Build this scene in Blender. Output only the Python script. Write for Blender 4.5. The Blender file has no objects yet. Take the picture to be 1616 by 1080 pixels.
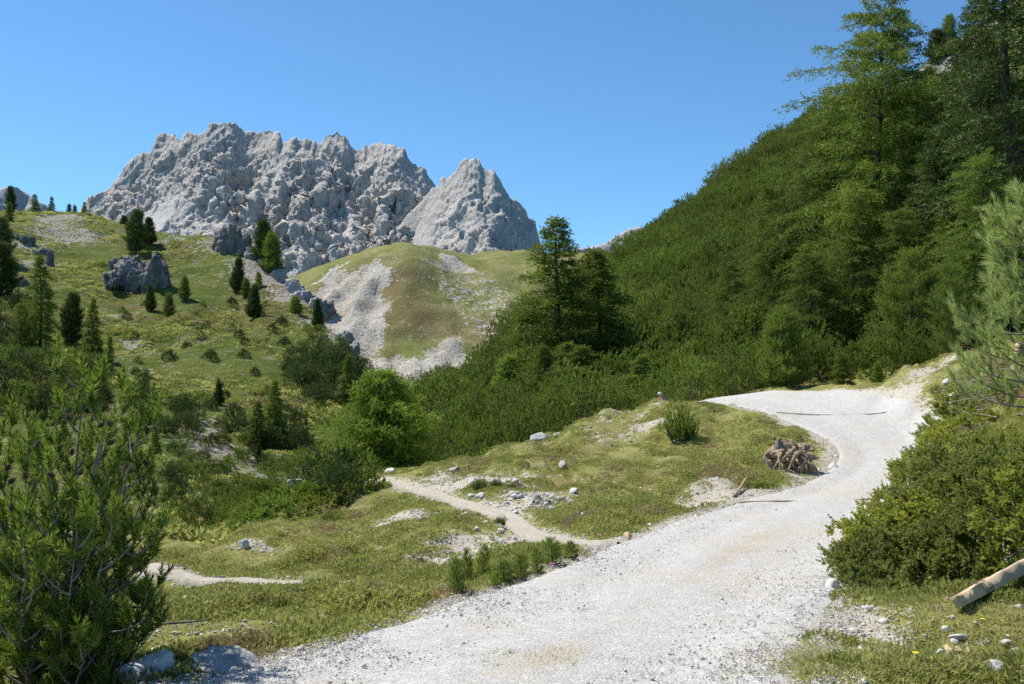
import bpy, math, random
import numpy as np
from mathutils import Vector, Matrix, Quaternion

# ------------------------------------------------------------------ camera, sky, sun, exposure
SC = bpy.context.scene
PITCH = math.radians(2.187)
FPX = 1616 * 35 / 36.0
cam_d = bpy.data.cameras.new('camera'); cam_d.lens = 35; cam_d.sensor_width = 36
cam_d.clip_start = 0.1; cam_d.clip_end = 20000
cam = bpy.data.objects.new('camera', cam_d); SC.collection.objects.link(cam)
cam.location = (0, 0, 0); cam.rotation_euler = (math.pi / 2 + PITCH, 0, 0)
SC.camera = cam

SUN_EL = math.radians(57); SUN_AZ = math.radians(-62)      # azimuth from +Y, negative = to the left
W = bpy.data.worlds.new('World'); SC.world = W; W.use_nodes = True
wn = W.node_tree.nodes; bg = wn['Background']
sky = wn.new('ShaderNodeTexSky'); sky.sky_type = 'NISHITA'; sky.sun_disc = False
sky.sun_elevation = SUN_EL; sky.sun_rotation = SUN_AZ
sky.altitude = 2200; sky.air_density = 1.0; sky.dust_density = 0.35; sky.ozone_density = 4.0
hs = wn.new('ShaderNodeMix'); hs.data_type = 'RGBA'; hs.blend_type = 'MULTIPLY'; hs.inputs[0].default_value = 1; hs.inputs[7].default_value = (.66, .93, 1.0, 1)   # clear alpine blue
W.node_tree.links.new(sky.outputs[0], hs.inputs[6]); W.node_tree.links.new(hs.outputs[2], bg.inputs[0]); bg.inputs[1].default_value = 0.107
sun_d = bpy.data.lights.new('sun', 'SUN'); sun_d.energy = 4.2; sun_d.angle = math.radians(0.5); sun_d.color = (1, .94, .84)
sun = bpy.data.objects.new('sun', sun_d); SC.collection.objects.link(sun)
SUNV = Vector((math.sin(SUN_AZ) * math.cos(SUN_EL), math.cos(SUN_AZ) * math.cos(SUN_EL), math.sin(SUN_EL)))
sun.rotation_euler = SUNV.to_track_quat('Z', 'Y').to_euler()
SC.view_settings.view_transform = 'Standard'; SC.view_settings.look = 'None'
SC.view_settings.exposure = 0.7; SC.view_settings.gamma = 1.0; SC.view_settings.use_curve_mapping = False
SC.render.engine = 'CYCLES'
cy = SC.cycles
cy.use_denoising = False; cy.max_bounces = 6; cy.diffuse_bounces = 3; cy.glossy_bounces = 2
cy.transmission_bounces = 3; cy.transparent_max_bounces = 4; cy.volume_bounces = 0
cy.use_adaptive_sampling = True; cy.adaptive_threshold = 0.01

# ------------------------------------------------------------------ helpers
CP, SP = math.cos(PITCH), math.sin(PITCH)
def at(px, py, Y):
    """point at depth Y (metres ahead) seen at photo pixel (px, py)"""
    a = (px - 808) / FPX; b = (540 - py) / FPX
    d = np.array([a, CP - b * SP, SP + b * CP])
    return d * (Y / d[1])
def px_of(P):
    P = np.atleast_2d(P)
    d = P[:, 1] * CP + P[:, 2] * SP
    up = -P[:, 1] * SP + P[:, 2] * CP
    d = np.maximum(d, 1e-3)
    return np.stack([808 + FPX * P[:, 0] / d, 540 - FPX * up / d], 1)

_r = np.random.RandomState(7)
_perm = np.concatenate([_r.permutation(256)] * 3)
_grad = _r.normal(size=(256, 3)); _grad /= np.linalg.norm(_grad, axis=1)[:, None]
def noise(P):
    """gradient noise, P (n,3) -> (n,) in about -1..1"""
    P = np.asarray(P, float)
    I = np.floor(P).astype(int); f = P - I; I &= 255
    u = f * f * f * (f * (f * 6 - 15) + 10)
    out = 0
    for dx in (0, 1):
        wx = u[:, 0] if dx else 1 - u[:, 0]
        for dy in (0, 1):
            wy = u[:, 1] if dy else 1 - u[:, 1]
            for dz in (0, 1):
                wz = u[:, 2] if dz else 1 - u[:, 2]
                h = _perm[_perm[_perm[(I[:, 0] + dx) & 255] + ((I[:, 1] + dy) & 255)] + ((I[:, 2] + dz) & 255)]
                g = _grad[h]
                out = out + wx * wy * wz * (g[:, 0] * (f[:, 0] - dx) + g[:, 1] * (f[:, 1] - dy) + g[:, 2] * (f[:, 2] - dz))
    return out * 1.6
def fbm(P, o=4, gain=.5):
    P = np.asarray(P, float); a = 1; s = 0
    for i in range(o):
        s = s + a * noise(P * 2.03 ** i + 17.3 * i); a *= gain
    return s
def ridged(P, o=4, gain=.5):
    P = np.asarray(P, float); a = 1; s = 0; w = 1
    for i in range(o):
        n = 1 - np.abs(noise(P * 2.07 ** i + 9.1 * i)); n = n * n * w
        s = s + a * n; w = np.clip(n * 1.4, 0, 1); a *= gain
    return s
def facet(P, seed=0):
    """angular blocks: each Voronoi cell is a tilted plane, P (n,3) -> about -1..1"""
    P = np.asarray(P, float); I = np.floor(P).astype(int); best = np.full(len(P), 9.); val = np.zeros(len(P))
    for dx in (-1, 0, 1):
        for dy in (-1, 0, 1):
            for dz in (-1, 0, 1):
                J = (I + np.array([dx, dy, dz]))
                h = _perm[_perm[_perm[(J[:, 0] + seed) & 255] + (J[:, 1] & 255)] + (J[:, 2] & 255)]
                d = P - (J + .5 + .42 * _grad[h]); q = (d * d).sum(1); m = q < best
                v = _grad[(h + 91) & 255][:, 0] + 1.5 * (d * _grad[(h + 37) & 255]).sum(1)
                best = np.where(m, q, best); val = np.where(m, v, val)
    return val
def N2(X, Y, s, z=0.0, o=3, fn=fbm):
    P = np.stack([np.ravel(X) * s, np.ravel(Y) * s, np.full(np.size(X), z)], 1)
    return fn(P, o).reshape(np.shape(X))
def sstep(a, b, x):
    t = np.clip((x - a) / (b - a), 0, 1); return t * t * (3 - 2 * t)

COL = SC.collection
def mesh_data(name, V, F, mat=None, attrs=None, smooth=False, mat_idx=None, mats=None):
    """F: (m,3) or (m,4) int array"""
    V = np.asarray(V, np.float32); F = np.asarray(F, np.int32)
    me = bpy.data.meshes.new(name)
    me.vertices.add(len(V)); me.vertices.foreach_set('co', V.ravel())
    k = F.shape[1]
    me.loops.add(F.size); me.loops.foreach_set('vertex_index', F.ravel())
    me.polygons.add(len(F))
    me.polygons.foreach_set('loop_start', np.arange(0, F.size, k, dtype=np.int32))
    me.polygons.foreach_set('loop_total', np.full(len(F), k, np.int32))
    if smooth: me.polygons.foreach_set('use_smooth', np.ones(len(F), bool))
    for m in (mats or ([mat] if mat else [])): me.materials.append(m)
    if mat_idx is not None: me.polygons.foreach_set('material_index', np.asarray(mat_idx, np.int32))
    for kx, val in (attrs or {}).items():
        a = me.attributes.new(kx, 'FLOAT', 'POINT'); a.data.foreach_set('value', np.asarray(val, np.float32).ravel())
    me.update(); me.validate()
    return me
def obj(name, me, parent=None, loc=(0, 0, 0)):
    o = bpy.data.objects.new(name, me); COL.objects.link(o); o.location = loc
    if parent is not None: o.parent = parent
    return o
def tag(o, label=None, cat=None, group=None, kind=None):
    if label: o['label'] = label
    if cat: o['category'] = cat
    if group: o['group'] = group
    if kind: o['kind'] = kind
    return o
def empty(name, loc=(0, 0, 0), rz=0.0, s=1.0):
    o = bpy.data.objects.new(name, None); COL.objects.link(o); o.location = loc
    o.rotation_euler = (0, 0, rz); o.scale = (s, s, s); o.empty_display_size = .1
    return o

class MB:
    """collects triangles with a tint per vertex"""
    def __init__(s): s.V = []; s.T = []; s.A = []; s.n = 0
    def add(s, V, T, a=0.5):
        V = np.asarray(V, float); T = np.asarray(T, int)
        s.V.append(V); s.T.append(T + s.n); s.A.append(np.broadcast_to(np.asarray(a, float), (len(V),))); s.n += len(V)
    def arrays(s): return np.concatenate(s.V), np.concatenate(s.T), np.concatenate(s.A)
    def mesh(s, name, mat, smooth=False):
        V, T, A = s.arrays(); return mesh_data(name, V, T, mat, {'tint': A}, smooth)

def frames(D, rng):
    """rotation matrices (k,3,3) taking +Z to directions D with random spin"""
    D = D / np.linalg.norm(D, axis=1)[:, None]
    R = rng.normal(size=D.shape)
    X = np.cross(R, D); X /= np.maximum(np.linalg.norm(X, axis=1), 1e-9)[:, None]
    Yv = np.cross(D, X)
    return np.stack([X, Yv, D], 2)
def place(mb, tmpl, P, D, S, rng, tint=None):
    """put copies of template (V,T) at points P, pointing along D, scaled S, into mb"""
    V, T = tmpl; k = len(P)
    if not k: return
    R = frames(np.asarray(D, float), rng)
    S = np.broadcast_to(np.asarray(S, float), (k,))
    out = np.einsum('kij,mj->kmi', R, V) * S[:, None, None] + np.asarray(P)[:, None, :]
    m = len(V)
    TT = T[None] + (np.arange(k) * m)[:, None, None]
    tint = rng.rand(k) if tint is None else np.broadcast_to(tint, (k,))
    mb.add(out.reshape(-1, 3), TT.reshape(-1, 3), np.repeat(tint, m))
def tube(mb, pts, rad, k=5, tint=.5, cap=True):
    pts = np.asarray(pts, float); n = len(pts)
    rad = np.broadcast_to(np.asarray(rad, float), (n,))
    d = np.gradient(pts, axis=0); d /= np.maximum(np.linalg.norm(d, axis=1), 1e-9)[:, None]
    ref = np.array([0.31, .17, .93]) if abs(d[0, 2]) < .8 else np.array([.9, .3, .1])
    x = np.cross(d, ref); x /= np.linalg.norm(x, axis=1)[:, None]; y = np.cross(d, x)
    a = np.arange(k) * 2 * math.pi / k
    V = (pts[:, None] + rad[:, None, None] * (np.cos(a)[None, :, None] * x[:, None] + np.sin(a)[None, :, None] * y[:, None])).reshape(-1, 3)
    T = []
    for i in range(n - 1):
        for j in range(k):
            p = i * k + j; q = i * k + (j + 1) % k
            T += [(p, q, q + k), (p, q + k, p + k)]
    if cap:
        V = np.vstack([V, pts[:1], pts[-1:]])
        for j in range(k):
            T += [((j + 1) % k, j, n * k), ((n - 1) * k + j, (n - 1) * k + (j + 1) % k, n * k + 1)]
    mb.add(V, np.array(T), tint)
def bez(a, b, c, n):
    t = np.linspace(0, 1, n)[:, None]
    return (1 - t) ** 2 * a + 2 * t * (1 - t) * b + t * t * c

# ------------------------------------------------------------------ materials
class NT:
    def __init__(s, name):
        s.m = bpy.data.materials.new(name); s.m.use_nodes = True
        s.t = s.m.node_tree; s.N = s.t.nodes; s.L = s.t.links
        s.b = s.N['Principled BSDF']; s.out = s.N['Material Output']
        s.b.inputs['Roughness'].default_value = .85
        s.b.inputs['Specular IOR Level'].default_value = .2
        s._pos = None
    def lk(s, a, b): s.L.new(a, b)
    def pos(s):
        if s._pos is None: s._pos = s.N.new('ShaderNodeNewGeometry').outputs['Position']
        return s._pos
    def mapping(s, scale, rot=(0, 0, 0), src=None):
        m = s.N.new('ShaderNodeMapping'); m.inputs['Scale'].default_value = scale; m.inputs['Rotation'].default_value = rot
        s.lk(src or s.pos(), m.inputs['Vector']); return m.outputs[0]
    def noise(s, scale, detail=4, rough=.55, vec=None, dist=0):
        n = s.N.new('ShaderNodeTexNoise'); n.inputs['Scale'].default_value = scale; n.inputs['Detail'].default_value = detail
        n.inputs['Roughness'].default_value = rough; n.inputs['Distortion'].default_value = dist
        s.lk(vec or s.pos(), n.inputs['Vector']); return n.outputs[0]
    def voro(s, scale, feature='F1', out=0, vec=None):
        n = s.N.new('ShaderNodeTexVoronoi'); n.feature = feature; n.inputs['Scale'].default_value = scale
        s.lk(vec or s.pos(), n.inputs['Vector']); return n.outputs[out]
    def attr(s, name):
        n = s.N.new('ShaderNodeAttribute'); n.attribute_name = name; return n.outputs['Fac']
    def rnd(s): return s.N.new('ShaderNodeObjectInfo').outputs['Random']
    def rng(s, x, a, b, c=0., d=1.):
        n = s.N.new('ShaderNodeMapRange'); n.interpolation_type = 'SMOOTHSTEP'
        for i, v in zip(('From Min', 'From Max', 'To Min', 'To Max'), (a, b, c, d)): n.inputs[i].default_value = v
        s.lk(x, n.inputs[0]); return n.outputs[0]
    def math(s, op, a, b=None):
        n = s.N.new('ShaderNodeMath'); n.operation = op
        for i, v in enumerate((a, b)):
            if v is None: continue
            if isinstance(v, (int, float)): n.inputs[i].default_value = v
            else: s.lk(v, n.inputs[i])
        return n.outputs[0]
    def mix(s, f, a, b):
        n = s.N.new('ShaderNodeMix'); n.data_type = 'RGBA'
        if isinstance(f, (int, float)): n.inputs[0].default_value = f
        else: s.lk(f, n.inputs[0])
        for i, v in ((6, a), (7, b)):
            if isinstance(v, tuple): n.inputs[i].default_value = (*v, 1)
            else: s.lk(v, n.inputs[i])
        return n.outputs[2]
    def col(s, c):
        if isinstance(c, tuple): s.b.inputs['Base Color'].default_value = (*c, 1)
        else: s.lk(c, s.b.inputs['Base Color'])
    def bump(s, h, dist, strength=1.0, prev=None):
        n = s.N.new('ShaderNodeBump'); n.inputs['Distance'].default_value = dist; n.inputs['Strength'].default_value = strength
        s.lk(h, n.inputs['Height'])
        if prev is not None: s.lk(prev, n.inputs['Normal'])
        s.lk(n.outputs[0], s.b.inputs['Normal']); return n.outputs[0]

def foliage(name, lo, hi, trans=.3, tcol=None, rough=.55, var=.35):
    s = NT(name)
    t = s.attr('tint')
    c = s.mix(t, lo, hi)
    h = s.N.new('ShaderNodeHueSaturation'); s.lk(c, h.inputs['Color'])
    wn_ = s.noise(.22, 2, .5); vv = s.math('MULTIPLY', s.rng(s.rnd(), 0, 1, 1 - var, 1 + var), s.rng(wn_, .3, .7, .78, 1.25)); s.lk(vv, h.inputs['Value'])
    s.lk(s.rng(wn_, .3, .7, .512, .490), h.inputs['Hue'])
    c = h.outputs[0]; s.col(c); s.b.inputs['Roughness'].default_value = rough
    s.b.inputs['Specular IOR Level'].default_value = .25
    if trans:
        tr = s.N.new('ShaderNodeBsdfTranslucent')
        tc = s.mix(.75, c, tcol or tuple(min(1, v * 1.6) for v in hi)); s.lk(tc, tr.inputs[0])
        mx = s.N.new('ShaderNodeMixShader'); mx.inputs[0].default_value = trans
        s.lk(s.b.outputs[0], mx.inputs[1]); s.lk(tr.outputs[0], mx.inputs[2]); s.lk(mx.outputs[0], s.out.inputs[0])
    return s.m
def bark(name, a, b, scale=9):
    s = NT(name); v = s.mapping((1, 1, .3))
    n = s.noise(scale, 5, .7, v); s.col(s.mix(s.rng(n, .3, .7), a, b)); s.bump(n, .01, .7); return s.m

M_LARCH = foliage('larch_needles', (.048, .086, .012), (.200, .255, .034), .28)
M_LARCH_B = foliage('young_larch_needles', (.068, .122, .013), (.185, .255, .030), .34)
M_PINE = foliage('mountain_pine_needles', (.042, .076, .012), (.205, .262, .038), .26)
M_DARK = foliage('stone_pine_needles', (.024, .048, .012), (.105, .145, .030), .16)
M_MUGO = foliage('near_pine_needles', (.040, .082, .011), (.215, .280, .040), .28)
M_AROLLA = foliage('blue_pine_needles', (.085, .135, .034), (.330, .390, .125), .40)
M_JUNI = foliage('juniper_leaves', (.052, .086, .018), (.300, .330, .064), .28)
M_JUNI_B = foliage('yellow_juniper_leaves', (.095, .122, .018), (.360, .370, .056), .30)
M_GRASS = foliage('grass_blades', (.190, .210, .046), (.390, .385, .130), .42, var=.25)
M_DRY = foliage('dry_grass_blades', (.310, .260, .120), (.500, .430, .220), .40, var=.25)
M_HEATH = foliage('heath_leaves', (.125, .155, .032), (.300, .310, .080), .36, var=.3)
M_HEATHB = foliage('brown_heath_leaves', (.190, .150, .068), (.330, .270, .125), .28, var=.3)
M_DEADN = foliage('dead_needles', (.26, .09, .035), (.46, .19, .075), .25)
M_BARK = bark('dark_bark', (.035, .028, .022), (.13, .11, .09))
M_BARKG = bark('grey_bark', (.085, .075, .06), (.26, .235, .20), 30)
M_WOOD = bark('weathered_wood', (.20, .15, .10), (.46, .38, .27), 16)
M_DEAD = bark('dead_twigs', (.14, .12, .10), (.30, .26, .22), 25)

def rock_mat(name, a, b, dark, scale=3., bump=.05):
    s = NT(name); n = s.noise(scale, 8, .65); n2 = s.noise(scale * .35, 5, .6)
    c = s.mix(s.rng(n, .3, .7), a, b); c = s.mix(s.rng(n2, .56, .74), c, dark); s.col(c)
    s.b.inputs['Roughness'].default_value = .92; s.bump(n, bump, .9); return s.m
M_STONE = rock_mat('pale_limestone', (.38, .365, .34), (.66, .645, .61), (.30, .28, .25), 14, .02)
M_STONEG = rock_mat('grey_limestone', (.25, .25, .245), (.45, .445, .43), (.16, .155, .15), 10, .03)
M_STONET = rock_mat('tan_stone', (.50, .36, .20), (.64, .50, .33), (.33, .23, .13), 12, .02)
M_OUT = rock_mat('outcrop_rock', (.085, .085, .082), (.25, .245, .235), (.045, .045, .043), .9, .4)

def ground_mat(name, far=False, k=1.0, cols=((.185, .200, .042), (.310, .295, .100), (.240, .185, .080))):
    s = NT(name)
    P = s.pos()
    g1, g2, h1 = cols; soil = (.42, .36, .265); st = (.56, .54, .50)
    a = s.noise(1.1 * k, 6, .65); b = s.noise(6 * k, 6, .7); c3 = s.noise(.32 * k, 4, .6, dist=.6)
    c = s.mix(s.rng(a, .36, .64), g1, g2)
    c = s.mix(s.rng(c3, .50, .66), c, h1)
    c5 = s.noise(2.4 * k, 5, .65); c = s.mix(s.math('MULTIPLY', s.rng(c5, .56, .68), .8), c, (.33, .275, .165))
    c = s.mix(s.rng(b, .35, .75), c, s.mix(.45, c, (.07, .095, .02)))
    bare = s.attr('bare')
    mid = s.noise(17 * k, 4, .7)
    m = s.rng(s.math('ADD', bare, s.math('ADD', s.math('MULTIPLY', s.math('SUBTRACT', b, .5), 2.0), s.math('MULTIPLY', s.math('SUBTRACT', mid, .5), 1.6))), .46, .60)
    fine = s.noise(38 * k, 4, .7)
    sc = s.mix(s.rng(fine, .40, .62), soil, st)
    c = s.mix(m, c, sc)
    rk = s.attr('rock')
    m2 = s.rng(s.math('ADD', rk, s.math('ADD', s.math('MULTIPLY', s.math('SUBTRACT', b, .5), 2.4), s.math('MULTIPLY', s.math('SUBTRACT', mid, .5), 2.2))), .48, .62)
    c = s.mix(m2, c, s.mix(s.rng(mid, .36, .62), (.25, .235, .205), s.mix(s.rng(a, .35, .65), (.50, .475, .43), (.43, .38, .31))))
    red = s.attr('red')
    m3 = s.rng(s.math('ADD', red, s.math('MULTIPLY', s.math('SUBTRACT', a, .5), 2.0)), .5, .8)
    c = s.mix(s.math('MULTIPLY', m3, .6), c, (.165, .105, .045))
    c = s.mix(s.attr('litter_shade'), c, (.055, .045, .025))  # needle litter, kept dark so it also paints the shade under shrubs
    s.col(c)
    h = s.math('ADD', s.math('MULTIPLY', b, .7), s.math('MULTIPLY', fine, .3))
    s.bump(s.math('ADD', h, s.math('MULTIPLY', mid, .6)), .8 if far else .07, 1.0)
    s.b.inputs['Roughness'].default_value = .95; s.b.inputs['Specular IOR Level'].default_value = .1
    return s.m
M_GROUND = ground_mat('meadow_ground'); M_HILL = ground_mat('hillside_ground', True, .16, ((.088, .135, .021), (.170, .195, .044), (.160, .130, .046))); M_DOME = ground_mat('hill_ground', True, .055, ((.165, .180, .050), (.235, .225, .085), (.190, .150, .070)))

s = NT('road_gravel')
n1 = s.noise(.7, 4); n2 = s.noise(9, 6, .75); n3 = s.noise(55, 4, .75)
def cellcol(scale):
    v_ = s.N.new('ShaderNodeTexVoronoi'); v_.inputs['Scale'].default_value = scale; s.lk(s.pos(), v_.inputs['Vector'])
    sx = s.N.new('ShaderNodeSeparateColor'); s.lk(v_.outputs['Color'], sx.inputs[0]); return sx.outputs[0], v_.outputs['Distance']
c1, d1 = cellcol(38); c2, d2 = cellcol(85)
c = s.mix(s.rng(n2, .3, .7), (.42, .410, .390), (.515, .503, .482))
c = s.mix(s.math('MULTIPLY', s.rng(n1, .46, .66), .5), c, (.47, .42, .335))
c = s.mix(s.math('MULTIPLY', s.rng(c2, .74, .97), .25), c, (.30, .297, .29)); c = s.mix(s.math('MULTIPLY', s.rng(c1, .88, .98), .35), c, (.26, .257, .25))
c = s.mix(s.math('MULTIPLY', s.rng(c1, .22, .05), .6), c, (.64, .63, .61))
wear = s.attr('wear'); c = s.mix(s.math('MULTIPLY', s.rng(s.math('ADD', wear, s.math('MULTIPLY', s.math('SUBTRACT', n2, .5), 2.6)), .40, .85), .7), c, (.43, .37, .28))
s.col(c); s.bump(s.math('ADD', s.math('MULTIPLY', n3, .8), s.math('ADD', s.math('MULTIPLY', d1, -.6), s.math('MULTIPLY', d2, -.3))), .014, 1.0); s.b.inputs['Roughness'].default_value = .97
M_ROAD = s.m
s = NT('path_earth')
n2 = s.noise(10, 6, .7); n3 = s.noise(70, 3, .7)
c = s.mix(s.rng(n2, .3, .7), (.37, .32, .25), (.50, .46, .39)); c = s.mix(s.math('MULTIPLY', s.rng(n3, .58, .72), .8), c, (.62, .60, .56))
s.col(c); s.bump(n3, .02, 1.0); M_PATH = s.m

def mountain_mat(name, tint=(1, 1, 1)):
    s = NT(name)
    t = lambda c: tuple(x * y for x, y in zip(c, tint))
    n1 = s.noise(.010, 8, .66); n2 = s.noise(.05, 7, .7); n3 = s.noise(.16, 5, .7)
    st = s.noise(.03, 6, .65, s.mapping((.5, .5, 3.2), (.15, .45, 0)))
    c = s.mix(s.rng(n1, .35, .68), t((.41, .385, .362)), t((.53, .498, .46)))
    c = s.mix(s.math('MULTIPLY', s.rng(st, .52, .68), .5), c, t((.345, .328, .315)))
    c = s.mix(s.math('MULTIPLY', s.rng(n2, .55, .72), .45), c, t((.50, .48, .44)))
    sc = s.attr('scree')
    m = s.rng(s.math('ADD', sc, s.math('MULTIPLY', s.math('SUBTRACT', n2, .5), .8)), .45, .75)
    c = s.mix(m, c, s.mix(s.rng(n3, .3, .7), t((.42, .41, .395)), t((.50, .485, .465))))
    gr = s.attr('green')
    m = s.rng(s.math('ADD', gr, s.math('MULTIPLY', s.math('SUBTRACT', n2, .5), .9)), .5, .85)
    c = s.mix(s.math('MULTIPLY', m, .6), c, (.22, .24, .13))
    vc = s.rng(s.voro(.11, 'DISTANCE_TO_EDGE', 0, s.mapping((1.0, 1.0, .38), (.1, .3, 0))), 0, .10)
    s.col(c); s.bump(s.math('ADD', s.math('ADD', n3, s.math('MULTIPLY', n2, 1.5)), s.math('MULTIPLY', vc, .35)), 2.8, .9); s.b.inputs['Roughness'].default_value = 1
    s.b.inputs['Specular IOR Level'].default_value = .05
    return s.m
M_MOUNT = mountain_mat('mountain_limestone'); M_MOUNTF = mountain_mat('hazed_limestone', (.92, .93, 1.0))  # far copy tinted bluer, distance haze put into its colour

# ------------------------------------------------------------------ terrain control points: photo pixel + distance
ROAD = [((-420, 1330, 3.6), (1180, 1330, 3.6)), ((-60, 1180, 4.5), (1225, 1180, 4.5)), ((190, 1083, 5.4), (1255, 1080, 5.4)), ((400, 1043, 6.0), (1270, 1040, 6.0)), ((560, 1000, 6.8), (1285, 1000, 6.7)),
        ((735, 940, 8.3), (1318, 940, 8.2)), ((872, 900, 9.6), (1345, 900, 9.6)), ((965, 860, 11.5), (1375, 860, 11.5)),
        ((1070, 820, 14), (1400, 820, 14)), ((1170, 792, 16.6), (1425, 790, 16.6)), ((1268, 765, 19.0), (1450, 760, 18.8)),
        ((1318, 735, 21), (1470, 728, 20.8)), ((1322, 708, 22.8), (1480, 700, 22.6)), ((1290, 684, 24.4), (1478, 678, 24.4)),
        ((1238, 662, 26), (1448, 656, 26.4)), ((1190, 646, 27.6), (1395, 633, 29.5)), ((1150, 638, 29), (1330, 615, 33)),
        ((1112, 634, 30.6), (1220, 617, 36)), ((1066, 645, 33), (1110, 632, 39)), ((1020, 668, 36), (1050, 665, 42))]
C = []
for l, r in ROAD: C += [l, r]
C += [(600, 747, 26), (680, 743, 26.5), (760, 719, 27), (850, 696, 28), (950, 653, 29.5), (1050, 635, 30.3),
      (590, 830, 33), (680, 805, 33), (760, 765, 34), (850, 728, 35), (950, 690, 36), (1000, 690, 40), (1100, 655, 46),
      (250, 882, 15), (390, 838, 20), (510, 787, 23.5), (450, 808, 22), (200, 965, 20), (350, 905, 26), (480, 855, 30),
      (300, 922, 13.5), (450, 922, 12.8), (640, 946, 11.2), (400, 880, 15.5), (500, 862, 16.5), (600, 800, 20), (640, 770, 22.5),
      (720, 792, 19.8), (800, 817, 17.3), (850, 845, 14.6), (925, 862, 12.5), (700, 860, 14.5), (580, 870, 15),
      (880, 782, 19), (900, 740, 23), (1000, 700, 25), (1000, 760, 20.5), (1100, 722, 22), (1075, 698, 23.5), (1180, 702, 23), (1200, 668, 25),
      (1235, 748, 19.8), (1000, 820, 16), (1120, 780, 18),
      (215, 1005, 9), (300, 992, 9), (400, 1000, 8.5), (500, 987, 8.2), (100, 1060, 9), (0, 1080, 9), (-150, 1080, 9),
      (210, 1068, 6.9), (360, 1046, 7.1), (100, 1185, 6), (-150, 1210, 5.5), (-600, 1200, 6), (-500, 1050, 10), (100, 955, 16), (-20, 905, 22), (-400, 900, 20),
      (1400, 968, 7.1), (1500, 988, 6.6), (1616, 1003, 6.2), (1300, 1045, 6), (1450, 1085, 5.3), (1616, 1085, 5.2), (1900, 1085, 5.0), (1600, 1300, 3.5), (2300, 1300, 3.5), (-1300, 1330, 3.6), (400, 1350, 3.5),
      (1480, 905, 9), (1616, 880, 8.3), (1440, 815, 13), (1616, 745, 12), (1500, 735, 16), (1616, 665, 14.5), (1530, 670, 19), (1616, 605, 18), (1850, 600, 14), (1900, 800, 8), (2000, 560, 22),
      (1368, 633, 28.8), (1400, 602, 30.5), (1450, 580, 30.5), (1510, 562, 30.5), (1560, 547, 29.5), (1616, 530, 28), (1480, 652, 24.5), (1440, 632, 27),
      (1400, 617, 36), (1500, 582, 38), (1616, 552, 36), (1800, 500, 32),
      # valley
      (300, 835, 38), (450, 768, 52), (500, 745, 60), (560, 700, 75), (600, 690, 88), (150, 815, 35), (-100, 800, 35), (-400, 760, 36), (400, 730, 60), (330, 765, 48), (560, 790, 44),
      (640, 780, 41), (620, 735, 52), (610, 670, 110), (640, 700, 140), (620, 690, 200), (500, 640, 200), (640, 660, 280),
      # left hill
      (-400, 330, 165), (-100, 330, 170), (0, 336, 174), (60, 330, 178), (130, 338, 178), (190, 351, 174), (240, 367, 168), (300, 370, 162), (345, 368, 152),
      (400, 400, 142), (440, 432, 134), (480, 466, 124), (520, 516, 112), (555, 555, 103), (578, 580, 96), (592, 620, 88),
      (-400, 400, 215), (-100, 400, 225), (60, 400, 228), (190, 420, 224), (300, 440, 212), (345, 460, 200), (400, 500, 185), (440, 530, 175), (480, 560, 165), (520, 600, 150), (555, 630, 140),
      (345, 500, 260), (60, 450, 290), (200, 480, 290), (-300, 450, 290),
      (200, 470, 126), (100, 500, 108), (300, 450, 132), (380, 480, 124), (300, 550, 98), (400, 600, 87), (450, 540, 106), (500, 600, 92), (300, 625, 76), (450, 655, 73), (520, 660, 78),
      (0, 420, 130), (0, 500, 104), (50, 690, 60), (-50, 700, 55), (100, 600, 78), (200, 640, 70), (-400, 500, 100), (-400, 650, 60), (200, 720, 54), (30, 370, 150), (110, 400, 148), (0, 600, 76),
      (230, 740, 50), (300, 700, 60), (360, 660, 70),
      # right slope
      (660, 752, 44), (740, 735, 42), (800, 712, 41), (870, 690, 42), (950, 672, 44), (1100, 642, 50), (1200, 618, 46), (1300, 606, 42), (1400, 592, 42), (1500, 560, 43), (1616, 530, 43), (1850, 470, 42),
      (700, 640, 76), (670, 690, 62), (800, 545, 102), (850, 505, 112), (900, 474, 118), (950, 440, 126), (1000, 404, 130), (1100, 333, 132), (1200, 255, 131), (1280, 205, 127), (1400, 135, 121), (1500, 75, 116), (1560, 35, 112), (1616, 0, 106), (1850, -160, 95),
      (700, 690, 100), (800, 610, 140), (900, 540, 165), (1000, 470, 180), (1100, 400, 180), (1200, 325, 180), (1280, 280, 175), (1500, 150, 165), (1850, 0, 150), (1000, 560, 280), (1300, 420, 280), (1850, 300, 280), (800, 640, 280),
      (1000, 520, 84), (1100, 470, 84), (1200, 410, 86), (1300, 350, 88), (1000, 610, 60), (1100, 560, 64), (1200, 530, 62), (1300, 480, 66), (1400, 450, 62), (1500, 400, 62), (1400, 300, 88), (1500, 240, 86), (1616, 350, 60), (1616, 180, 82), (1850, 250, 60),
      (800, 620, 72), (900, 560, 78), (900, 620, 58), (800, 670, 54), (1350, 560, 48), (1250, 575, 50)]
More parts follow.
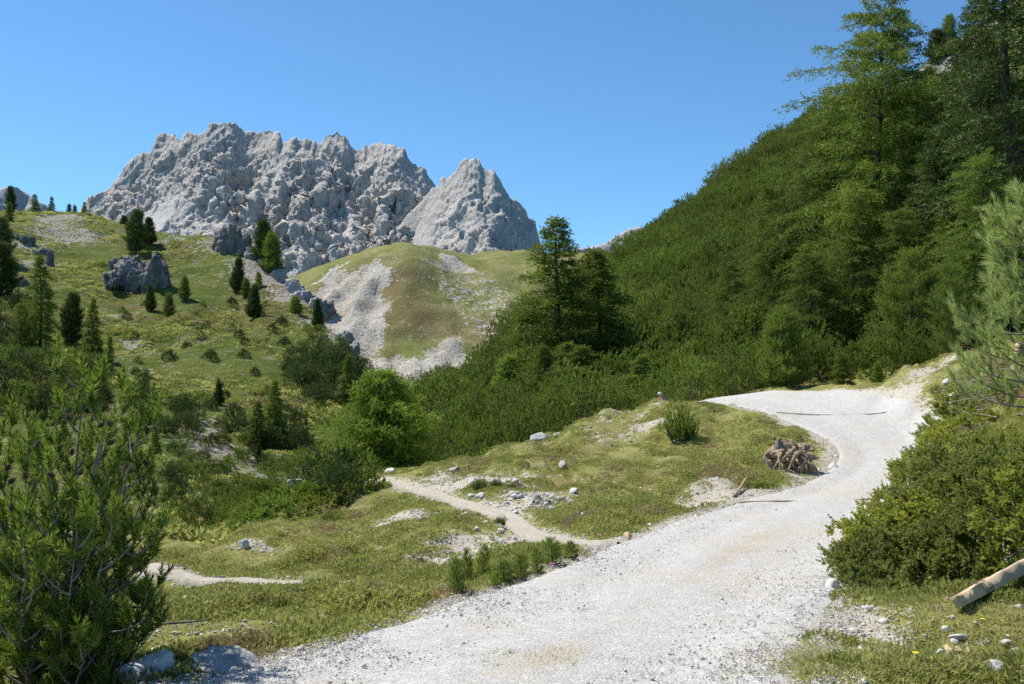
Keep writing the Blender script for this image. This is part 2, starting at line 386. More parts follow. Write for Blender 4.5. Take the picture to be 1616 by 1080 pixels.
def rbf(Cp, kv=.3):
    P = np.array([at(*c) for c in Cp]); Q = np.stack([P[:, 0] / P[:, 1], kv * np.log(P[:, 1])], 1); t = P[:, 2] / P[:, 1]
    n = len(Q); D = np.linalg.norm(Q[:, None] - Q[None], axis=2)
    A = np.zeros((n + 3, n + 3)); A[:n, :n] = -D + np.eye(n) * 1e-4; A[:n, n] = 1; A[:n, n + 1:] = Q; A[n:, :n] = A[:n, n:].T
    w = np.linalg.solve(A, np.concatenate([t, np.zeros(3)]))
    def f(X, Y):
        sh = np.shape(X); X = np.ravel(X).astype(float); Y = np.ravel(Y).astype(float); out = np.empty(len(X))
        for i in range(0, len(X), 20000):
            x, y = X[i:i + 20000], Y[i:i + 20000]
            q = np.stack([x / y, kv * np.log(y)], 1)
            d = np.sqrt((q[:, None, 0] - Q[None, :, 0]) ** 2 + (q[:, None, 1] - Q[None, :, 1]) ** 2)
            out[i:i + 20000] = (-d @ w[:n] + w[n] + q @ w[n + 1:]) * y
        return out.reshape(sh)
    return f
TERR = rbf(C)
def blur(Z, r):
    k = np.exp(-np.linspace(-2, 2, 2 * r + 1) ** 2); k /= k.sum()
    for ax in (0, 1):
        pad = [(0, 0), (0, 0)]; pad[ax] = (r, r)
        Zp = np.pad(Z, pad, mode='reflect', reflect_type='odd'); out = 0
        for i, w in enumerate(k): out = out + w * (Zp[i:i + Z.shape[0]] if ax == 0 else Zp[:, i:i + Z.shape[1]])
        Z = out
    return Z
class Sheet:
    def __init__(s, x0, x1, y0, y1, st):
        s.x = np.arange(x0, x1 + st / 2, st); s.y = np.arange(y0, y1 + st / 2, st); s.st = st
        s.X, s.Y = np.meshgrid(s.x, s.y); s.Z = None; s.at = {}
    def z(s, x, y):
        fx = np.clip((np.asarray(x) - s.x[0]) / s.st, 0, len(s.x) - 1.001); fy = np.clip((np.asarray(y) - s.y[0]) / s.st, 0, len(s.y) - 1.001)
        i = fx.astype(int); j = fy.astype(int); a = fx - i; b = fy - j; Z = s.Z
        return Z[j, i] * (1 - a) * (1 - b) + Z[j, i + 1] * a * (1 - b) + Z[j + 1, i] * (1 - a) * b + Z[j + 1, i + 1] * a * b
    def samp(s, A, x, y):
        i = np.clip(((np.asarray(x) - s.x[0]) / s.st).round().astype(int), 0, len(s.x) - 1); j = np.clip(((np.asarray(y) - s.y[0]) / s.st).round().astype(int), 0, len(s.y) - 1)
        return A[j, i]
    def mesh(s, name, mat):
        ny, nx = s.X.shape; I = np.arange(ny * nx).reshape(ny, nx)
        F = np.stack([I[:-1, :-1], I[:-1, 1:], I[1:, 1:], I[1:, :-1]], -1).reshape(-1, 4)
        V = np.stack([s.X, s.Y, s.Z], -1).reshape(-1, 3)
        return mesh_data(name, V, F, mat, {k: v for k, v in s.at.items()}, True)
def seg_dist(X, Y, pts):
    """distance to a polyline in plan, pts (n,2)"""
    best = np.full(np.shape(X), 1e9)
    for a, b in zip(pts[:-1], pts[1:]):
        d = b - a; t = np.clip(((X - a[0]) * d[0] + (Y - a[1]) * d[1]) / (d @ d), 0, 1)
        best = np.minimum(best, np.hypot(X - a[0] - t * d[0], Y - a[1] - t * d[1]))
    return best
def spline(pts, n):
    """Catmull-Rom through pts"""
    p = np.asarray(pts, float); p = np.vstack([2 * p[0] - p[1], p, 2 * p[-1] - p[-2]]); out = []
    m = len(p) - 3
    for t in np.linspace(0, m - 1e-6, n):
        i = int(t); f = t - i; a, b, c, d = p[i:i + 4]
        out.append(.5 * ((2 * b) + (c - a) * f + (2 * a - 5 * b + 4 * c - d) * f * f + (3 * b - a - 3 * c + d) * f ** 3))
    return np.array(out)
def inpoly(P, poly):
    x, y = P[:, 0], P[:, 1]; ins = np.zeros(len(x), bool); q = np.asarray(poly, float); j = len(q) - 1
    for i in range(len(q)):
        c = ((q[i, 1] > y) != (q[j, 1] > y)) & (x < (q[j, 0] - q[i, 0]) * (y - q[i, 1]) / (q[j, 1] - q[i, 1] + 1e-12) + q[i, 0])
        ins ^= c; j = i
    return ins

RL = spline([at(*l) for l, r in ROAD], 220); RR = spline([at(*r) for l, r in ROAD], 220)
PATHS = [[(225, 893, 14.8), (270, 905, 14.1), (330, 918, 13.4), (420, 924, 12.8), (520, 930, 12.2), (600, 940, 11.6), (645, 958, 10.9), (668, 985, 9.6)],
         [(575, 752, 25.6), (605, 762, 24), (640, 770, 22.5), (690, 782, 20.8), (745, 800, 18.9), (800, 818, 17.3), (835, 840, 15), (880, 851, 13.6), (940, 862, 12.2), (985, 858, 11.8)]]
PATHW = [spline([at(*p) for p in q], 90) for q in PATHS]

# near sheet
A = Sheet(-14, 19, 2.4, 46, .11)
zb = blur(TERR(A.X, A.Y), 3)
# distance into the road polygon
rp = np.vstack([RL[:, :2], RR[::-1, :2]])
inroad = inpoly(np.stack([A.X.ravel(), A.Y.ravel()], 1), rp).reshape(A.X.shape)
ed = np.minimum(seg_dist(A.X, A.Y, RL[::4, :2]), seg_dist(A.X, A.Y, RR[::4, :2]))
rd = np.where(inroad, ed, -ed)                              # >0 inside road
pd = np.minimum(*[seg_dist(A.X, A.Y, p[::4, :2]) for p in PATHW])
hum = N2(A.X, A.Y, .9, 0, 4) * .15 + N2(A.X, A.Y, .28, 3, 3) * .16 + np.abs(N2(A.X, A.Y, 2.6, 5, 2)) * .035
ter = np.sin((zb + N2(A.X, A.Y, .35, 2, 2) * .3) * 2 * math.pi / .50) * .11      # little terraces on the slope
keep = sstep(-.1, -.9, rd) * sstep(.2, 1.2, pd)
A.zroad = zb.copy()
A.Z = zb + (hum + ter) * keep - .05 * sstep(-.12, .12, rd) - .05 * sstep(.32, .1, pd)
PXA = px_of(np.stack([A.X, A.Y, A.Z], -1).reshape(-1, 3)).reshape(*A.X.shape, 2)
def blob(px, py, Y, rx, ry, X, Yg):
    c = at(px, py, Y); return np.exp(-((X - c[0]) / rx) ** 2 - ((Yg - c[1]) / ry) ** 2)
bare = np.zeros(A.X.shape) + .13
for q in [(740, 775, 21.5, 1.6, .9), (830, 785, 19, 1.3, .8), (880, 795, 18, 1.2, .7), (700, 760, 23.5, 1.4, .8), (800, 750, 22.5, 1.2, .5), (740, 850, 14.8, .9, .5), (800, 860, 14, .8, .4), (690, 880, 13.6, .6, .4),
          (1140, 775, 18, .6, .8), (1100, 790, 17.2, .6, .5), (1260, 745, 20, .9, .6), (1030, 690, 26, .5, .8), (960, 665, 28.5, .9, .7), (1000, 640, 29.8, 1.2, .6), (1440, 615, 28.5, .6, .8), (1400, 625, 29, .6, .6),
          (1470, 590, 30, 1.0, .8), (1320, 1030, 6.1, .5, .6), (1290, 985, 7.0, .35, .6), (1370, 1000, 6.5, .3, .3), (260, 1000, 8.7, .5, .4), (430, 860, 16, .8, .3), (560, 765, 24.5, .7, .5), (630, 830, 17.5, .8, .3)]:
    bare += .62 * blob(*q, A.X, A.Y)
bare += .75 * sstep(-.7, -.02, rd) + .3 * sstep(.65, .25, pd)
bare += .30 * N2(A.X, A.Y, .6, 8, 4)
A.at = {'bare': np.clip(bare, 0, 1.3), 'rock': np.zeros(A.X.shape), 'red': np.clip(.12 + .3 * N2(A.X, A.Y, .3, 12, 2), 0, .45)}
tag(obj('ground', A.mesh('ground', M_GROUND)), kind='structure')

# far sheet: valley, left hill, right slope
B = Sheet(-175, 150, 14, 300, .98)
zb2 = blur(TERR(B.X, B.Y), 3)
rough = N2(B.X, B.Y, .10, 1, 4) * .75 + N2(B.X, B.Y, .35, 4, 3) * .22 + N2(B.X, B.Y, .035, 9, 2) * .9
rough *= sstep(30, 75, B.Y)
ua = B.X / B.Y
Zt = zb2 + rough + sstep(60, 110, B.Y) * .22 * np.sin((zb2 + N2(B.X, B.Y, .04, 2, 2) * 3) * 2 * math.pi / 2.2)
inA = sstep(-14.5, -11.5, B.X) * sstep(19.5, 16.5, B.X) * sstep(46.5, 43, B.Y)
B.Z = Zt - .9 * inA
rockm = np.zeros(B.X.shape) + .10
redm = np.zeros(B.X.shape) + .02
for q in [(95, 355, 168, 5, 6, .7), (110, 372, 158, 8, 5, .62), (40, 385, 145, 3, 5, .6), (60, 405, 136, 3, 4, .6), (15, 460, 118, 3, 4, .4), (350, 385, 148, 5, 6, .55), (410, 415, 138, 4, 5, .85), (440, 440, 132, 4, 4, .9), (475, 468, 124, 4, 4, .95), (510, 508, 114, 3, 4, .9), (545, 545, 105, 3, 4, .8), (570, 570, 98, 3, 4, .8),
          (270, 390, 156, 6, 4, .4), (210, 540, 100, 1.5, 3, .6), (235, 560, 96, 1.5, 3, .6), (190, 510, 112, 1.2, 3, .6), (330, 700, 60, 1.6, 2.5, .7), (360, 715, 58, 2.2, 1.8, .7), (400, 735, 55, 2.2, 1.6, .65), (430, 742, 54, 2, 1.5, .5), (310, 790, 44, 1.5, 1.5, .5), (330, 680, 64, 1, 2, .5), (220, 580, 86, 1.2, 3, .5), (5, 520, 98, 1.5, 3, .7),
          (1485, 95, 114, 4, 5, .9), (1500, 75, 113, 4, 5, .8), (1465, 115, 116, 4, 4, .8), (660, 640, 130, 6, 10, .4)]:
    rockm += q[5] * blob(*q[:5], B.X, B.Y)
for q in [(180, 400, 150, 6, 5, .5), (230, 480, 122, 8, 6, .7), (300, 510, 112, 9, 6, .55), (420, 450, 128, 6, 6, .5), (490, 500, 112, 5, 5, .4), (220, 560, 94, 5, 5, .5), (540, 560, 100, 4, 5, .4), (260, 600, 82, 5, 5, .4)]:
    redm += q[5] * blob(*q[:5], B.X, B.Y)
B.at = {'bare': np.clip(.08 + .2 * N2(B.X, B.Y, .05, 3, 3), 0, .5), 'rock': np.clip(rockm, 0, 1.2), 'red': np.clip(redm, 0, 1)}
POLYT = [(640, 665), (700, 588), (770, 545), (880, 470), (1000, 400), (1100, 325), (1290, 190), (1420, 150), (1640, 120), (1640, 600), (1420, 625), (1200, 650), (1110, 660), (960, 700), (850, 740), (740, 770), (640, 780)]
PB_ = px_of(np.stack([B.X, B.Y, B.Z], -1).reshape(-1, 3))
B.at['litter_shade'] = .85 * blur((inpoly(PB_, POLYT) & (B.Y.ravel() > 40)).reshape(B.X.shape).astype(float), 2) * (B.at['rock'] < .5)  # dark litter below the thicket, doubling as painted shade between bushes
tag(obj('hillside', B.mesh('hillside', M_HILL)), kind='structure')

# rounded hill in the middle distance
CH = [(380, 470, 430), (440, 440, 428), (480, 433, 424), (520, 424, 418), (560, 408, 412), (600, 398, 408), (640, 394, 406), (670, 400, 410), (700, 409, 416), (740, 411, 424), (790, 408, 432), (840, 405, 440), (900, 405, 446), (960, 408, 450), (1050, 415, 450), (1250, 430, 460),
      (250, 520, 420), (100, 560, 420), (-100, 600, 420),
      (380, 520, 560), (600, 460, 560), (700, 450, 560), (900, 445, 580), (1250, 470, 600), (-100, 640, 560),
      (520, 480, 380), (500, 520, 360), (560, 460, 384), (600, 500, 368), (560, 560, 342), (600, 590, 330), (650, 605, 325), (700, 580, 335), (680, 500, 370), (740, 480, 384), (760, 540, 358), (820, 470, 395), (860, 520, 372), (950, 480, 400), (1050, 500, 400), (480, 480, 385), (450, 520, 372),
      (650, 680, 290), (450, 680, 290), (850, 660, 290), (1100, 640, 290), (200, 680, 300), (-100, 700, 300), (1300, 600, 300)]
TC = rbf(CH)
H = Sheet(-240, 250, 285, 620, 1.75)
zh = blur(TC(H.X, H.Y), 4)
H.Z = zh + N2(H.X, H.Y, .035, 2, 4) * 3.0 + N2(H.X, H.Y, .15, 7, 3) * .6
PH = px_of(np.stack([H.X, H.Y, H.Z], -1).reshape(-1, 3)).reshape(*H.X.shape, 2)
wob = N2(H.X, H.Y, .06, 4, 3) * 22
def pbox(poly): return inpoly(PH.reshape(-1, 2) + np.stack([wob.ravel(), wob.ravel() * .6], 1), poly).reshape(H.X.shape).astype(float)
front = (H.Y < 470)
hr = .86 * blur(pbox([(488, 470), (530, 430), (600, 405), (612, 440), (600, 480), (600, 540), (560, 600), (520, 600), (500, 520)]) * front, 2)
hr = np.maximum(hr, .86 * blur(pbox([(600, 560), (660, 560), (720, 530), (740, 560), (700, 600), (660, 640), (560, 640), (560, 570)]) * front, 2))
hr = np.maximum(hr, .34 * blur(pbox([(700, 420), (780, 440), (830, 480), (830, 560), (760, 560), (690, 450)]) * front, 4))
hr = np.maximum(hr, .75 * blur(pbox([(665, 408), (720, 412), (760, 432), (700, 428)]) * front, 1))
H.at = {'bare': np.clip(.10 + .15 * N2(H.X, H.Y, .03, 6, 3), 0, .5), 'rock': np.clip(hr + .1, 0, 1),
        'red': np.clip(.42 * blur(pbox([(600, 420), (690, 440), (720, 500), (700, 560), (610, 570)]) * front, 4), 0, 1)}
# cut the pale rock area a little rougher
H.Z += hr * ((N2(H.X, H.Y * .6, .07, 5, 5, ridged) - .9) * 3.5 + N2(H.X, H.Y, .3, 6, 3) * .8)
tag(obj('hill', H.mesh('hill', M_DOME)), kind='structure')

# ------------------------------------------------------------------ rock mountains
def mountain(name, sky_px, Yr, st, dback, dfront, slope, amp, mat, seed, screes=(), greens=(), tilt=0.):
    pm = .5 * (sky_px[0][0] + sky_px[-1][0]); sk = np.array([at(px, py, Yr - tilt * (px - pm)) for px, py in sky_px])
    xs = np.arange(sk[0, 0], sk[-1, 0], st); ds = np.arange(-dback, dfront, st * .9)
    X, Dd = np.meshgrid(xs, ds)
    zr = np.interp(xs, sk[:, 0], sk[:, 2])
    so = seed * 31.7
    yr = np.interp(xs, sk[:, 0], sk[:, 1]) - Yr + N2(xs, xs * 0, 1 / 260., so, 3) * 60                      # the crest line wanders in plan
    zr = zr + 3.2 * (facet(np.stack([xs / 22., xs * 0 + so, xs * 0], 1), seed) + .5 * facet(np.stack([xs / 9., xs * 0 + so, xs * 0], 1), seed + 3)) * (st < 5)
    # crest detail fades with distance down the wall
    k = np.hanning(2 * int(90 / st) + 1); k /= k.sum()
    zs = np.convolve(np.pad(zr, len(k) // 2, mode='edge'), k, 'valid')
    wx = N2(X, Dd, 1 / 140., so + 2, 3) * 35
    d = np.maximum(Dd, 0)
    fade = np.exp(-d / 55.)
    zc = zs[None] + (zr - zs)[None] * fade
    Z = zc - slope[0] * d - slope[1] * (1 - np.exp(-d / slope[2])) - np.maximum(-Dd, 0) * 1.1
    Yw = Yr + yr[None] - Dd
    # buttresses and gullies running down the wall
    Pg = np.stack([(X + wx) / 150., Yw / 420., np.full(X.shape, so)], -1).reshape(-1, 3)
    but = (ridged(Pg, 6, .56).reshape(X.shape) - .95)
    grow = sstep(0, 170, d)
    am = np.ones(X.shape)
    for (px, py, dd, rx, ry, a) in screes:
        c = at(px, py, Yr - dd); am = np.minimum(am, 1 - a * np.exp(-((X - c[0]) / rx) ** 2 - ((Dd - dd) / ry) ** 2))
    Z += but * amp * 1.7 * grow * am
    P = np.stack([X, Yw, Z], -1)
    # chunky rock: push along the surface normal with 3-D noise
    gx = np.gradient(P, axis=1); gy = np.gradient(P, axis=0); n = np.cross(gx, gy); n /= np.linalg.norm(n, axis=-1)[..., None]
    n *= np.sign(n[..., 2:3])
    Pf = P.reshape(-1, 3)
    edge = (.22 + .78 * sstep(0, 80, d)) * (Dd > -40)
    Q = Pf @ np.array([[.93, .1, .35], [0, 1, 0], [-.35, 0, .93]])  # tilted bedding
    wq = Q + 9 * np.stack([noise(Q / 24. + 3), noise(Q / 24. + 23), noise(Q / 24. + 43)], 1)
    r1 = ridged(Q / np.array([120., 120, 170]) + so, 3, .5).reshape(X.shape) - .8
    f1 = facet(wq / np.array([58., 58, 150]) + so, seed).reshape(X.shape)
    f2 = facet((.5 * wq + .5 * Q) / np.array([21., 21, 62]) + so, seed + 1).reshape(X.shape)
    f3 = facet(Q / np.array([8.5, 8.5, 22]) + so, seed + 2).reshape(X.shape)
    bed = Q[:, 2] / 24. + .9 * noise(Q / 90. + so); led = (bed - np.floor(bed)).reshape(X.shape)
    led = led ** 3 * (.4 + .6 * sstep(-.2, .4, noise(Q / 55. + so + 40)).reshape(X.shape))
    P = P + n * ((r1 * amp * .55 + f1 * amp * .22 + f2 * amp * .17 + f3 * amp * .11 - led * amp * .24) * edge * (am ** 1.3))[..., None]
    scr = np.clip(1.05 - am * 1.1 + sstep(.55, .2, -but) * 0, 0, 1)
    g = np.zeros(X.shape)
    for (px, py, dd, rx, ry, ang) in greens:
        c = at(px, py, Yr - dd); ex = X - c[0]; ey = Dd - dd
        u = ex * math.cos(ang) + ey * math.sin(ang); v = -ex * math.sin(ang) + ey * math.cos(ang)
        g = np.maximum(g, np.exp(-(u / rx) ** 2 - (v / ry) ** 2))
    ny, nx = X.shape; I = np.arange(ny * nx).reshape(ny, nx)
    F = np.stack([I[:-1, :-1], I[1:, :-1], I[1:, 1:], I[:-1, 1:]], -1).reshape(-1, 4)
    o = obj(name, mesh_data(name, P.reshape(-1, 3), F, mat, {'scree': scr, 'green': g}, False))
    return tag(o, kind='structure')
MAIN = [(60, 420), (110, 362), (140, 326), (150, 314), (172, 301), (182, 287), (194, 275), (201, 263), (214, 250), (226, 242), (239, 238), (244, 222), (249, 212), (260, 209), (274, 212), (281, 222), (286, 229), (290, 224), (295, 214), (305, 211), (312, 215), (318, 212), (327, 209), (330, 200), (335, 197), (351, 196), (367, 192), (377, 198), (385, 203), (404, 204), (421, 203), (440, 208), (447, 227), (455, 226), (469, 219), (477, 222), (484, 218), (493, 223), (507, 224), (511, 215), (521, 212), (532, 205), (541, 212), (550, 224), (557, 237), (567, 234), (576, 227), (581, 234), (592, 229), (604, 229), (620, 235), (639, 238), (645, 250), (655, 264), (669, 268), (680, 282), (690, 305), (720, 360), (760, 430)]
PINN = [(520, 470), (560, 425), (590, 392), (620, 362), (650, 326), (681, 296), (690, 293), (695, 284), (704, 277), (718, 272), (727, 258), (734, 252), (749, 248), (757, 255), (764, 269), (769, 272), (779, 272), (786, 284), (799, 304), (804, 314), (818, 320), (829, 330), (834, 343), (844, 350), (850, 376), (857, 394), (875, 430), (900, 480)]
FARR = [(780, 440), (850, 408), (900, 395), (927, 389), (958, 382), (976, 369), (993, 360), (1011, 357), (1029, 364), (1060, 385), (1120, 440)]
FARL = [(-160, 300), (-60, 306), (0, 300), (10, 298), (22, 294), (28, 297), (33, 302), (43, 308), (53, 313), (67, 320), (80, 328), (120, 370)]
mountain('mountain', MAIN, 2700, 2.7, 70, 560, (.62, 150, 110), 34, M_MOUNT, 3, tilt=.75,
         screes=[(230, 340, 250, 120, 110, .9), (300, 360, 330, 90, 60, .7), (440, 262, 90, 25, 90, .7), (560, 300, 220, 18, 110, .6), (480, 430, 480, 120, 60, .85)],
         greens=[(290, 330, 300, 30, 8, 1.2), (310, 345, 320, 25, 8, 1.2)])
mountain('mountain', PINN, 2250, 2.4, 60, 420, (.66, 120, 90), 26, M_MOUNT, 5, tilt=.6,
         screes=[(650, 350, 120, 60, 110, .92), (600, 400, 220, 60, 90, .9), (690, 360, 150, 50, 90, .6), (760, 305, 95, 40, 22, .8)],
         greens=[(690, 350, 150, 60, 9, -.9), (660, 375, 190, 60, 8, -.9)])
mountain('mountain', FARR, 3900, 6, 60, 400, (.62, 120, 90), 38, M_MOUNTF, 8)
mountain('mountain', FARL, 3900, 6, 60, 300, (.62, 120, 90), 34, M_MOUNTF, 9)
#@@OBJECTS
# ------------------------------------------------------------------ placing things on the ground
def gz(x, y):
    x = np.asarray(x, float); y = np.asarray(y, float)
    a = np.where((x > A.x[0]) & (x < A.x[-1]) & (y > A.y[0]) & (y < A.y[-1]), A.z(x, y), -1e3)
    return np.maximum(a, B.z(x, y))
def hit(px, py, y0=4.5, y1=260):
    """where the line of sight through a photo pixel meets the ground"""
    Ys = np.exp(np.linspace(math.log(y0), math.log(y1), 1500)); d = at(px, py, 1.0)
    below = d[2] * Ys - gz(d[0] * Ys, Ys) < 0
    i = int(np.argmax(below)) if below.any() else len(Ys) - 1
    Y = Ys[i]; x = d[0] * Y
    return np.array([x, Y, float(gz(x, Y))])
def on(px, Y):
    x = (px - 808) / FPX * Y; return np.array([x, Y, float(gz(x, Y))])

# ------------------------------------------------------------------ road and footpaths
def ribbon(name, Lp, Rp, mat, k, lift, crown, rut, dip, seed, nz):
    n = len(Lp); u = np.linspace(-.10, 1.10, k)
    P = Lp[:, None] * (1 - u[None, :, None]) + Rp[:, None] * u[None, :, None]
    X, Y = P[..., 0], P[..., 1]
    e = np.clip(np.minimum(u, 1 - u), -1, .5)
    zc = A.samp(A.zroad, X, Y) if name == 'road' else A.z(X, Y)
    zc = blur(zc, 3)
    bumpy = N2(X, Y, 3.2, seed, 3) * nz + N2(X, Y, .8, seed + 2, 2) * nz * 1.4
    Z = zc + lift + crown * np.sin(np.clip(u, 0, 1) * math.pi)[None] - rut * (np.exp(-((u - .27) / .10) ** 2) + np.exp(-((u - .75) / .10) ** 2))[None] + bumpy - dip * np.maximum(0, .03 - e)[None] * 10
    I = np.arange(n * k).reshape(n, k)
    F = np.stack([I[:-1, :-1], I[:-1, 1:], I[1:, 1:], I[1:, :-1]], -1).reshape(-1, 4)
    wear = np.exp(-((u - .52) / .07) ** 2)[None] * .5 + sstep(.10, -.05, e)[None] * .55 + np.zeros_like(X)
    if name == 'road':
        for (px, py, Yd, rx, ry) in [(1290, 1000, 6.8, .35, .7), (1260, 1060, 5.8, .5, .5), (1180, 870, 11, .5, .5), (1110, 885, 10.3, .5, .4), (1205, 848, 12.2, .4, .4), (820, 1040, 6, .35, .25), (880, 1020, 6.3, .3, .2), (1000, 900, 9.6, .5, .4), (1330, 700, 23, .6, 1.), (1290, 720, 21.5, .7, .9)]: wear = wear + .38 * blob(px, py, Yd, rx, ry, X, Y)
    o = obj(name, mesh_data(name, np.stack([X, Y, Z], -1).reshape(-1, 3), F, mat, {'wear': wear}, True))
    return tag(o, kind='structure')
ribbon('road', spline(RL, 420), spline(RR, 420), M_ROAD, 64, .012, .03, .022, .08, 3, .010)
for i, pw in enumerate(PATHW):
    dxy = np.gradient(pw, axis=0); nrm = np.stack([-dxy[:, 1], dxy[:, 0], 0 * dxy[:, 0]], 1); nrm /= np.linalg.norm(nrm, axis=1)[:, None]
    wdt = (.165 + .06 * N2(pw[:, 0], pw[:, 1], 1.1, i, 2))[:, None]
    L0 = pw + nrm * wdt; R0 = pw - nrm * wdt
    ribbon('footpath', spline(L0, 240), spline(R0, 240), M_PATH, 14, .085, 0, 0, .22, 5 + i, .012)

# ------------------------------------------------------------------ scattered stuff (uncountable): geometry-node instances
def scatter(name, P, R, S, idx, sources, label, cat):
    """one object of kind stuff: sources instanced on points"""
    col = bpy.data.collections.new(name + '_sources')
    for k, me in enumerate(sources):
        so = bpy.data.objects.new('%s_%02d' % (name, k), me); col.objects.link(so)
    me = bpy.data.meshes.new(name); me.vertices.add(len(P)); me.vertices.foreach_set('co', np.asarray(P, np.float32).ravel())
    a = me.attributes.new('rot', 'FLOAT_VECTOR', 'POINT'); a.data.foreach_set('vector', np.asarray(R, np.float32).ravel())
    a = me.attributes.new('scl', 'FLOAT', 'POINT'); a.data.foreach_set('value', np.asarray(S, np.float32).ravel())
    a = me.attributes.new('idx', 'INT', 'POINT'); a.data.foreach_set('value', np.asarray(idx, np.int32).ravel())
    o = obj(name, me)
    ng = bpy.data.node_groups.new(name + '_scatter', 'GeometryNodeTree')
    ng.interface.new_socket('Geometry', in_out='INPUT', socket_type='NodeSocketGeometry')
    ng.interface.new_socket('Geometry', in_out='OUTPUT', socket_type='NodeSocketGeometry')
    N = ng.nodes; L = ng.links
    gi = N.new('NodeGroupInput'); go = N.new('NodeGroupOutput'); ip = N.new('GeometryNodeInstanceOnPoints'); ci = N.new('GeometryNodeCollectionInfo')
    ci.inputs['Collection'].default_value = col; ci.inputs['Separate Children'].default_value = True; ci.inputs['Reset Children'].default_value = True
    def na(nm, t):
        n = N.new('GeometryNodeInputNamedAttribute'); n.data_type = t; n.inputs['Name'].default_value = nm
        return next(x for x in n.outputs if x.enabled and x.name == 'Attribute')
    m2p = N.new('GeometryNodeMeshToPoints')
    L.new(gi.outputs[0], m2p.inputs[0]); L.new(m2p.outputs[0], ip.inputs['Points']); L.new(ci.outputs[0], ip.inputs['Instance'])
    ip.inputs['Pick Instance'].default_value = True
    L.new(na('idx', 'INT'), ip.inputs['Instance Index']); L.new(na('rot', 'FLOAT_VECTOR'), ip.inputs['Rotation']); L.new(na('scl', 'FLOAT'), ip.inputs['Scale'])
    L.new(ip.outputs[0], go.inputs[0])
    md = o.modifiers.new('scatter', 'NODES'); md.node_group = ng
    return tag(o, label, cat, kind='stuff')

# ------------------------------------------------------------------ foliage templates
def brush(n, L, nl, w, spread, seed, top=3):
    """a shoot along +Z clothed in needles; each needle one narrow triangle"""
    r = np.random.RandomState(seed); V = np.empty((n, 3, 3))
    z = np.concatenate([np.sort(r.rand(n - top)) * L, np.full(top, L)])
    az = r.rand(n) * 2 * math.pi; a = spread * (.65 + .6 * r.rand(n)); a[-top:] *= .35
    D = np.stack([np.sin(a) * np.cos(az), np.sin(a) * np.sin(az), np.cos(a)], 1)
    sd = np.cross(D, r.normal(size=(n, 3))); sd /= np.linalg.norm(sd, axis=1)[:, None]
    b = np.stack([0 * z, 0 * z, z], 1); l = nl * (.75 + .4 * r.rand(n))
    V[:, 0] = b - sd * w / 2; V[:, 1] = b + sd * w / 2; V[:, 2] = b + D * l[:, None]
    return V.reshape(-1, 3), np.arange(3 * n).reshape(n, 3)
def spray(n, L, ll, w, seed):
    """a flat-ish leafy twig along +Z with side leaflets"""
    r = np.random.RandomState(seed); V = np.empty((n, 3, 3))
    z = np.linspace(.05, 1, n) * L; sgn = np.where(np.arange(n) % 2, 1, -1)
    a = .7 + .3 * r.rand(n); az = np.where(sgn > 0, 0, math.pi) + r.normal(size=n) * .9
    D = np.stack([np.sin(a) * np.cos(az), np.sin(a) * np.sin(az), np.cos(a)], 1)
    sd = np.cross(D, r.normal(size=(n, 3))); sd /= np.linalg.norm(sd, axis=1)[:, None]
    b = np.stack([0 * z, 0 * z, z], 1); l = ll * (.6 + .5 * r.rand(n)) * (1.15 - .6 * z / L)
    V[:, 0] = b - sd * w / 2; V[:, 1] = b + sd * w / 2; V[:, 2] = b + D * l[:, None]
    return V.reshape(-1, 3), np.arange(3 * n).reshape(n, 3)
def unit(a): a = np.asarray(a, float); return a / np.maximum(np.linalg.norm(a, axis=-1, keepdims=True), 1e-9)

